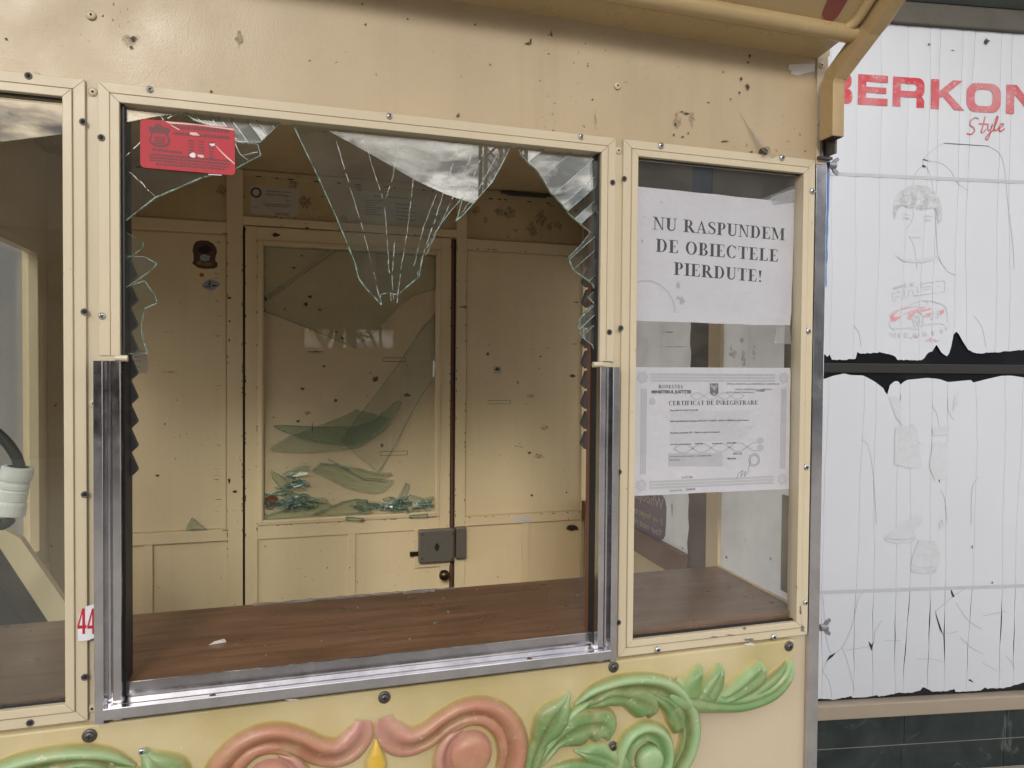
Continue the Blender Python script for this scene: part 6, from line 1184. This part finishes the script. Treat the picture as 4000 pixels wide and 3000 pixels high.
def sp_(crop, pts, mt):
    q = zp(SHOP, crop, pts)
    if sum(q[j][0]*q[(j+1) % len(q)][1]-q[(j+1) % len(q)][0]*q[j][1] for j in range(len(q))) < 0: q = q[::-1]
    MB().flat(SHOP, q, HF).build('faded_figure_print', M[mt], SF)
M['paleprint'] = fadedprint('very_faded_print', (.44, .45, .48), .2, .85)
sp_(6, [(1415, 1060), (1460, 1050), (1535, 1045), (1560, 1160), (1580, 1305), (1500, 1310), (1408, 1285)], 'paleprint'); sp_(6, [(1375, 870), (1420, 860), (1450, 900), (1450, 1030), (1420, 1000), (1395, 930)], 'paleprint'); sp_(6, [(1645, 1150), (1740, 1150), (1735, 1370), (1660, 1385), (1625, 1300)], 'paleprint'); sp_(6, [(1640, 1060), (1750, 1050), (1740, 1105), (1650, 1110)], 'paleprint'); sp_(6, [(1780, 870), (1805, 840), (1800, 920), (1770, 960)], 'paleprint')
sp_(9, [(1345, 235), (1390, 250), (1470, 255), (1550, 235), (1520, 265), (1420, 272), (1360, 262)], 'greyprint'); sp_(9, [(1350, 225), (1430, 170), (1540, 100), (1588, 98), (1580, 150), (1530, 200), (1545, 230), (1470, 250), (1390, 245)], 'paleprint'); sp_(9, [(1505, 415), (1560, 430), (1640, 425), (1675, 415), (1665, 450), (1590, 460), (1520, 450)], 'greyprint'); sp_(9, [(1560, 250), (1660, 258), (1690, 340), (1680, 410), (1590, 425), (1510, 410), (1530, 330)], 'paleprint'); sp_(9, [(1680, 150), (1705, 118), (1715, 160), (1690, 190)], 'greyprint')
for y in (255, 295, 340): 
    m_ = MB(); edge_ribbon(m_, SHOP, zp(SHOP, 9, [(1555, y), (1610, y+4), (1660, y+12)]), .0018, HF+.0002, HF+.0004); m_.build('faded_lace_print', M['greyprint'], SF)
for c, x, y, rx, ry in ((3, 1975, 260, 22, 18), (3, 1625, 275, 10, 8), (3, 1772, 313, 12, 4), (9, 2012, 514, 7, 8), (9, 1890, 295, 4, 12)):
    q = zp(SHOP, c, blot(x, y, rx, ry, int(x), 12, .6)); MB().flat(SHOP, q[::-1], HF).build('dirt_spot', M['scuff'], SF)
# shutter box above, sill and marble below
m_ = MB(); m_.pbox(SHOP, -.46, 2.701, 2.6, 2.775, -.02, .018); m_.build('shutter_lip', M['shutter_lip'], SF, bevel=.006)
for i, z in enumerate((2.78, 2.86, 2.94, 3.02, 3.10, 3.18)):
    m_ = MB(); v = []; n_ = 7
    for u in (-.46, 2.6):
        for k in range(n_): t = k/(n_-1); v.append(SHOP.P(u, z+.078*t, .010+.022*math.sin(t*math.pi)))
    m_.add(v, [(k, k+n_, k+n_+1, k+1) for k in range(n_-1)]); m_.build('shutter_slat', M['shutter'], SF, smooth=True)
m_ = MB(); m_.pbox(SHOP, -.35, 3.26, 2.8, 3.34, -.03, .95); m_.build('added_shade_canopy', M['shutter'], SF)  # added out of view to keep sky light off the film
m_ = MB(); m_.pbox(SHOP, -.46, .296, 2.6, .346, -.03, .035); m_.build('window_sill', M['sill'], SF, bevel=.004)
m_ = MB(); m_.pbox(SHOP, -.46, 0, 2.6, .296, -.03, .010); m_.build('grout_bed', M['grout'], SF)
for j, (z0, z1) in enumerate(((.186, .2945), (-.12, .1815))):
    for i in range(9):
        off = -.05-.40 if j == 0 else -.06-.40; a = off+i*.40; m_ = MB(); m_.pbox(SHOP, a+.0011, max(z0, .002), a+.3989, z1, .010, .0145); m_.build('marble_tile', M['marble'], SF, bevel=.0008)
# pavement step in front of the shop, seen in the lowest corner
m_ = MB(); m_.pbox(SHOP, -.46, 0, 2.6, .085, .0146, .33); M['step'] = plain('beige_stone_step', (.30, .26, .22), .7, 0, .12, 25); m_.build('stone_step', M['step'], SF, bevel=.004)

# ================================================================== what stands across the way (mirrored in the glass), with two added buildings
PV = thing('pavilion', (0, -9.5, 0), 'dark hipped-roof pavilion across the way, mirrored in the window glass', 'pavilion')
rl = [(-5.4, 3.55), (-4.2, 3.92), (-3.28, 4.14), (-2.61, 4.30), (-1.6, 4.62), (-.6, 4.85), (.2, 4.80), (1.02, 4.42), (1.58, 4.14), (2.0, 3.98), (2.47, 3.86), (3.0, 3.55), (3.6, 3.3)]
m_ = MB(); n_ = len(rl); v = [(x, -9.0, z) for x, z in rl]+[(x, -12.5, z) for x, z in rl]+[(x, -9.0, 3.15) for x, z in rl]+[(x, -12.5, 3.15) for x, z in rl]
m_.add(v, [(i, i+1, n_+i+1, n_+i) for i in range(n_-1)]+[(2*n_+i, 2*n_+i+1, i+1, i) for i in range(n_-1)]+[(n_+i, n_+i+1, 3*n_+i+1, 3*n_+i) for i in range(n_-1)]+[(3*n_+i, 3*n_+i+1, 2*n_+i+1, 2*n_+i) for i in range(n_-1)]+[(2*n_, 0, n_, 3*n_), (n_-1, 3*n_-1, 4*n_-1, 2*n_-1)]); m_.build('roof', M['roof_dark'], PV)
for x in (-4.8, -1.6, 1.0, 3.2):
    for y in (-9.2, -12.3): m_ = MB(); m_.box((x-.08, y-.08, 0), (x+.08, y+.08, 3.15)); m_.build('post', M['roof_dark'], PV)
for nm_, x0, x1, z0, z1 in (('rear_wall', -5.2, 3.4, 0, 1.9), ('rear_wall', -5.2, .3, 1.9, 3.15), ('rear_wall', 2.7, 3.4, 1.9, 3.15), ('rear_beam', .3, 2.7, 2.3, 3.15)): m_ = MB(); m_.box((x0, -12.4, z0), (x1, -12.2, z1)); m_.build(nm_, M['roof_dark'], PV)
for j_, (x0, x1, h_, y0, lab_) in enumerate(((5.7, 14.0, 5.3, -10.5, 'tall dark building added across the way to darken reflections in the narrow window'), (-16, -5.9, 3.6, -10.5, 'low dark building added across the way to darken reflections in the cut-off window'))):
    B_ = thing('added_building', ((x0+x1)/2, y0-2, 0), lab_, 'building'); m_ = MB(); m_.box((x0, y0-4, 0), (x1, y0, h_)); m_.build('wall', M['stallwall'], B_); m_ = MB(); m_.box((x0-.3, y0-4.3, h_), (x1+.3, y0+.4, h_+.18)); m_.build('roof', M['roof_dark'], B_)  # added behind the camera to keep bright sky out of the side panes
    for k in range(4): a_ = x0+.6+k*(x1-x0-1)/4; m_ = MB(); m_.box((a_, y0+.002, .9), (a_+1.3, y0+.03, 2.3)); m_.build('shutter', M['shutter'], B_)
N_ = thing('storage_hut', (-3.2, 4.6, 0), 'plain grey hut behind the kiosk, glimpsed through its side window', 'hut')
m_ = MB(); m_.box((-6.2, 3.4, 0), (-1.0, 5.8, 3.4)); m_.build('wall', M['stallwall'], N_); m_ = MB(); m_.box((-6.4, 3.2, 3.4), (-.8, 6.0, 3.55)); m_.build('roof', M['roof_dark'], N_)
m_ = MB(); m_.box((-2.6, 3.37, 0), (-1.7, 3.398, 2.1)); m_.build('door', M['shutter'], N_)
# lattice mast
MT = thing('lattice_mast', (6.2, -22, 0), 'tall lattice mast across the way, mirrored in the hanging shard', 'mast')
for sx in (-.35, .35):
    for sy in (-.35, .35): m_ = MB(); m_.tube([(6.2+sx, -22+sy, 0), (6.2+sx, -22+sy, 14)], .07, 6); m_.build('leg', M['mast'], MT)
m_ = MB()
for k in range(20):
    z = k*.7
    for sy in (-.35, .35): m_.tube([(5.85, -22+sy, z), (6.55, -22+sy, z+.7)], .03, 5); m_.tube([(6.55, -22+sy, z), (5.85, -22+sy, z+.7)], .03, 5)
m_.build('bracing', M['mast'], MT)
# bare trees
def tree(x, y, h, seed, lab):
    T = thing('bare_tree', (x, y, 0), lab, 'tree', 'bare trees across the way'); rn = random.Random(seed); m = MB(); tr = MB()
    def grow(p, d, l, r_, dep, mb_):
        n_ = 3; pts = [p]; dd = d.copy()
        for i in range(n_): dd = (dd+Vector((rn.uniform(-.16, .16), rn.uniform(-.16, .16), rn.uniform(-.02, .12)))).normalized(); pts.append(pts[-1]+dd*l/n_)
        mb_.tube(pts, [r_*(1-.4*i/n_) for i in range(n_+1)], 5 if dep < 3 else 3, cap=False)
        if dep < 5:
            for _ in range(3 if dep < 4 else 2):
                a = rn.uniform(.3, .85); ax = Vector((rn.uniform(-1, 1), rn.uniform(-1, 1), 0)).normalized(); nd_ = (dd*math.cos(a)+(ax-dd*ax.dot(dd)).normalized()*math.sin(a)).normalized(); grow(pts[-1] if rn.random() < .7 else pts[-2], nd_, l*rn.uniform(.6, .8), r_*.55, dep+1, m)
    grow(Vector((x, y, 0)), Vector((0, 0, 1)), h*.30, h*.018, 0, tr); tr.build('trunk', M['bark'], T); m.build('crown', M['bark'], T)
tree(2.3, -15.5, 6, 13, 'small bare tree right behind the pavilion opening, mirrored in the glass'); tree(1.2, -17, 7, 1, 'bare tree behind the pavilion, mirrored in the glass'); tree(3.9, -19, 6.5, 5, 'bare tree beside the lattice mast, mirrored in the glass'); tree(-6.5, -18, 7, 9, 'bare tree at the far end of the pavilion, mirrored in the glass')
